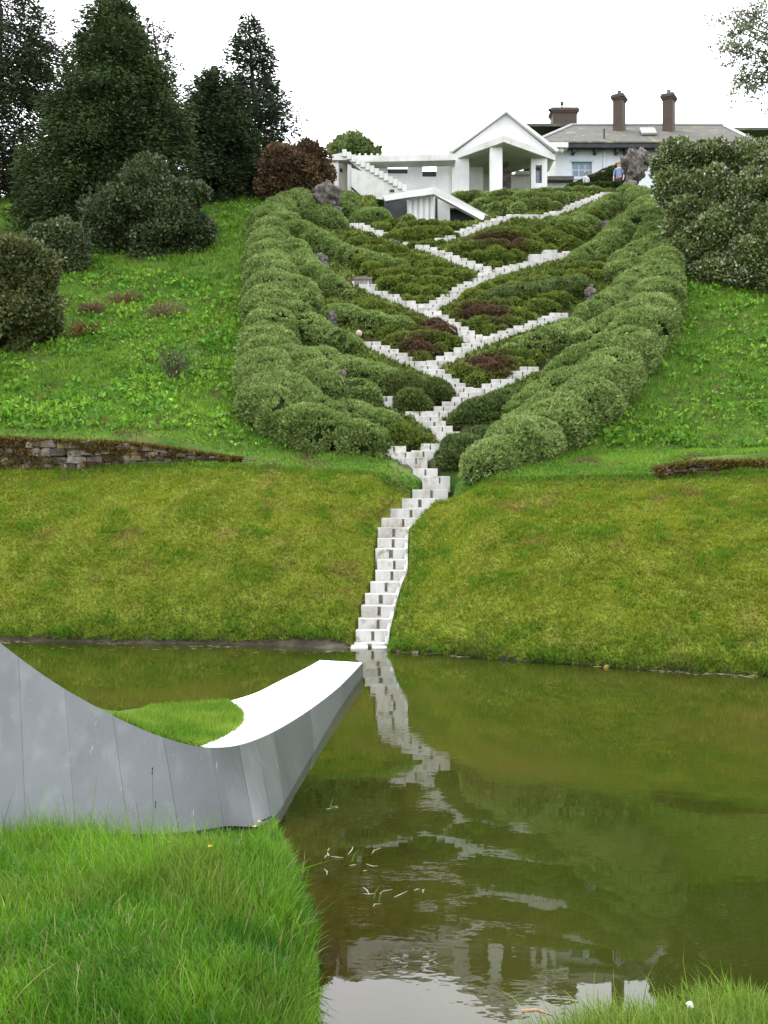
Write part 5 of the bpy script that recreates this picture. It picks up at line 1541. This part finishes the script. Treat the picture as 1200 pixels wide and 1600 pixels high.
# pinkish stick and white flower on the right near bank
def bank_y(px, py, lift):
    for Y in np.arange(2.5, 6, .02):
        p = P(px, py, Y)
        if p[2] - lift <= float(near(np.array([p[0]]), np.array([Y]))[0]): return p
    return P(px, py, 4)
a, c = bank_y(815, 1580, .10), bank_y(862, 1586, .10)
b = MB(); b.tube([a, (a + c) / 2 + np.array([0, 0, .012]), c], [.007, .006, .004], 6)
tag(b.build('fallen_stick', noisemat('stick', [(.24, .12, .08), (.34, .2, .15)], 12, .8, .3), None), 'pinkish bent stick lying on the right near bank', 'stick')
p = bank_y(1078, 1570, .09)
fl = link('white_flower', np_mesh('white_flower', rock_shape(p, (.014, .014, .013), 5, .35), IC4_F, smooth=True), None, [noisemat('white_petal', [(.6, .56, .55), (.75, .72, .7)], 60, .8, 0)])
tag(fl, 'small round white flower head in the right near grass', 'flower')

# ------------------------------------------------------------------ people by the house
def skin_mesh(name, verts, edges, rad, mat, parent=None, root=0):
    me = bpy.data.meshes.new(name); me.from_pydata([tuple(map(float, v)) for v in verts], edges, [])
    o = bpy.data.objects.new(name, me); COL.objects.link(o)
    if parent: o.parent = parent
    sm = o.modifiers.new('skin', 'SKIN'); sm.use_smooth_shade = True
    sd_ = me.skin_vertices[0].data
    for i, r in enumerate(rad):
        sd_[i].radius = (r, r * .85) if not hasattr(r, '__len__') else r
        sd_[i].use_root = (i == root)
    su = o.modifiers.new('subsurf', 'SUBSURF'); su.levels = 2; su.render_levels = 2
    me.materials.append(mat); return o
def person(px, py, Y, rot, shirt, trousers, hair, lab):
    """py: height of the eyes in the photograph"""
    p = P(px, py, Y); H = 1.70; base = p - np.array([0, 0, H * .93])
    body_v = [(0, 0, .94), (0, 0, 1.12), (0, .01, 1.32), (0, .01, 1.44), (0, -.01, 1.52), (0, -.02, 1.60), (0, -.02, 1.67),
              (.10, 0, .90), (.11, -.01, .50), (.11, .02, .09), (.12, -.13, .03), (-.10, 0, .90), (-.11, -.01, .50), (-.11, .02, .09), (-.12, -.13, .03),
              (.19, .01, 1.40), (.24, .0, 1.12), (.23, -.10, .90), (.22, -.15, .82), (-.19, .01, 1.40), (-.24, .0, 1.12), (-.23, -.10, .90), (-.22, -.15, .82)]
    ed = [(0, 1), (1, 2), (2, 3), (3, 4), (4, 5), (5, 6), (0, 7), (7, 8), (8, 9), (9, 10), (0, 11), (11, 12), (12, 13), (13, 14), (3, 15), (15, 16), (16, 17), (17, 18), (3, 19), (19, 20), (20, 21), (21, 22)]
    rd = [.14, .13, .15, .10, .055, .09, .085, .095, .06, .045, .04, .095, .06, .045, .04, .06, .045, .035, .03, .06, .045, .035, .03]
    o = skin_mesh('person', body_v, ed, rd, M['skin'])
    o.location = tuple(base); o.rotation_euler = (0, 0, rot)
    tag(o, lab, 'person')
    skin_mesh('shirt', [body_v[i] for i in (0, 1, 2, 3, 15, 16, 19, 20)], [(0, 1), (1, 2), (2, 3), (3, 4), (4, 5), (3, 6), (6, 7)], [.165, .155, .172, .12, .078, .065, .078, .065], shirt, o)
    skin_mesh('trousers', [body_v[i] for i in (0, 7, 8, 9, 11, 12, 13)], [(0, 1), (1, 2), (2, 3), (0, 4), (4, 5), (5, 6)], [.15, .11, .078, .065, .11, .078, .065], trousers, o)
    hv = rock_shape((0, .015, 1.665), (.098, .108, .105), 2, .06); hv[:, 1] = np.where(hv[:, 2] < 1.66, np.maximum(hv[:, 1], .02), hv[:, 1])
    h_ = bpy.data.objects.new('hair', np_mesh('hair', hv, IC4_F, smooth=True)); h_.data.materials.append(hair); COL.objects.link(h_); h_.parent = o
    b = MB(); b.tube([(0, -.10, 1.625), (0, -.125, 1.60), (0, -.105, 1.59)], [.008, .014, .010], 6)
    nz = bpy.data.objects.new('nose', b.mesh('nose', 0, True)); nz.data.materials.append(M['skin']); COL.objects.link(nz); nz.parent = o
    for sx in (-.033, .033):
        b = MB(); b.tube([(sx, -.098, 1.632), (sx, -.108, 1.632)], .010, 8); e_ = bpy.data.objects.new('eye', b.mesh('eye')); e_.data.materials.append(M['dark']); COL.objects.link(e_); e_.parent = o
    b = MB(); b.tube([(-.03, -.10, 1.565), (0, -.108, 1.562), (.03, -.10, 1.565)], .006, 6); e_ = bpy.data.objects.new('mouth', b.mesh('mouth')); e_.data.materials.append(M['lips']); COL.objects.link(e_); e_.parent = o
    return o
M['skin'] = noisemat('skin', [(.42, .24, .17), (.50, .30, .22)], 8, .6, 0)
M['lips'] = noisemat('lips', [(.30, .10, .09), (.34, .12, .10)], 8, .6, 0)
cl_blue = noisemat('blue_cloth', [(.12, .16, .26), (.20, .25, .36)], 8, .9, .3)
cl_navy = noisemat('dark_cloth', [(.02, .025, .04), (.04, .045, .06)], 8, .9, .3)
cl_grey = noisemat('pale_cloth', [(.35, .34, .38), (.45, .44, .48)], 8, .9, .3)
hr_brown = noisemat('brown_hair', [(.12, .05, .025), (.22, .10, .05)], 20, .7, .3)
hr_dark = noisemat('dark_hair', [(.012, .010, .010), (.03, .025, .022)], 20, .7, .3)
person(967, 259, 48.9, R(-25), cl_blue, cl_navy, hr_brown, 'brown haired person in a light blue top beside the tall rock')
kid = person(916, 274, 48.3, R(30), cl_grey, cl_navy, hr_dark, 'dark haired person in a pale top before the sloping hedge')
kid.scale = (.72, .72, .72); kid.location.z += .45
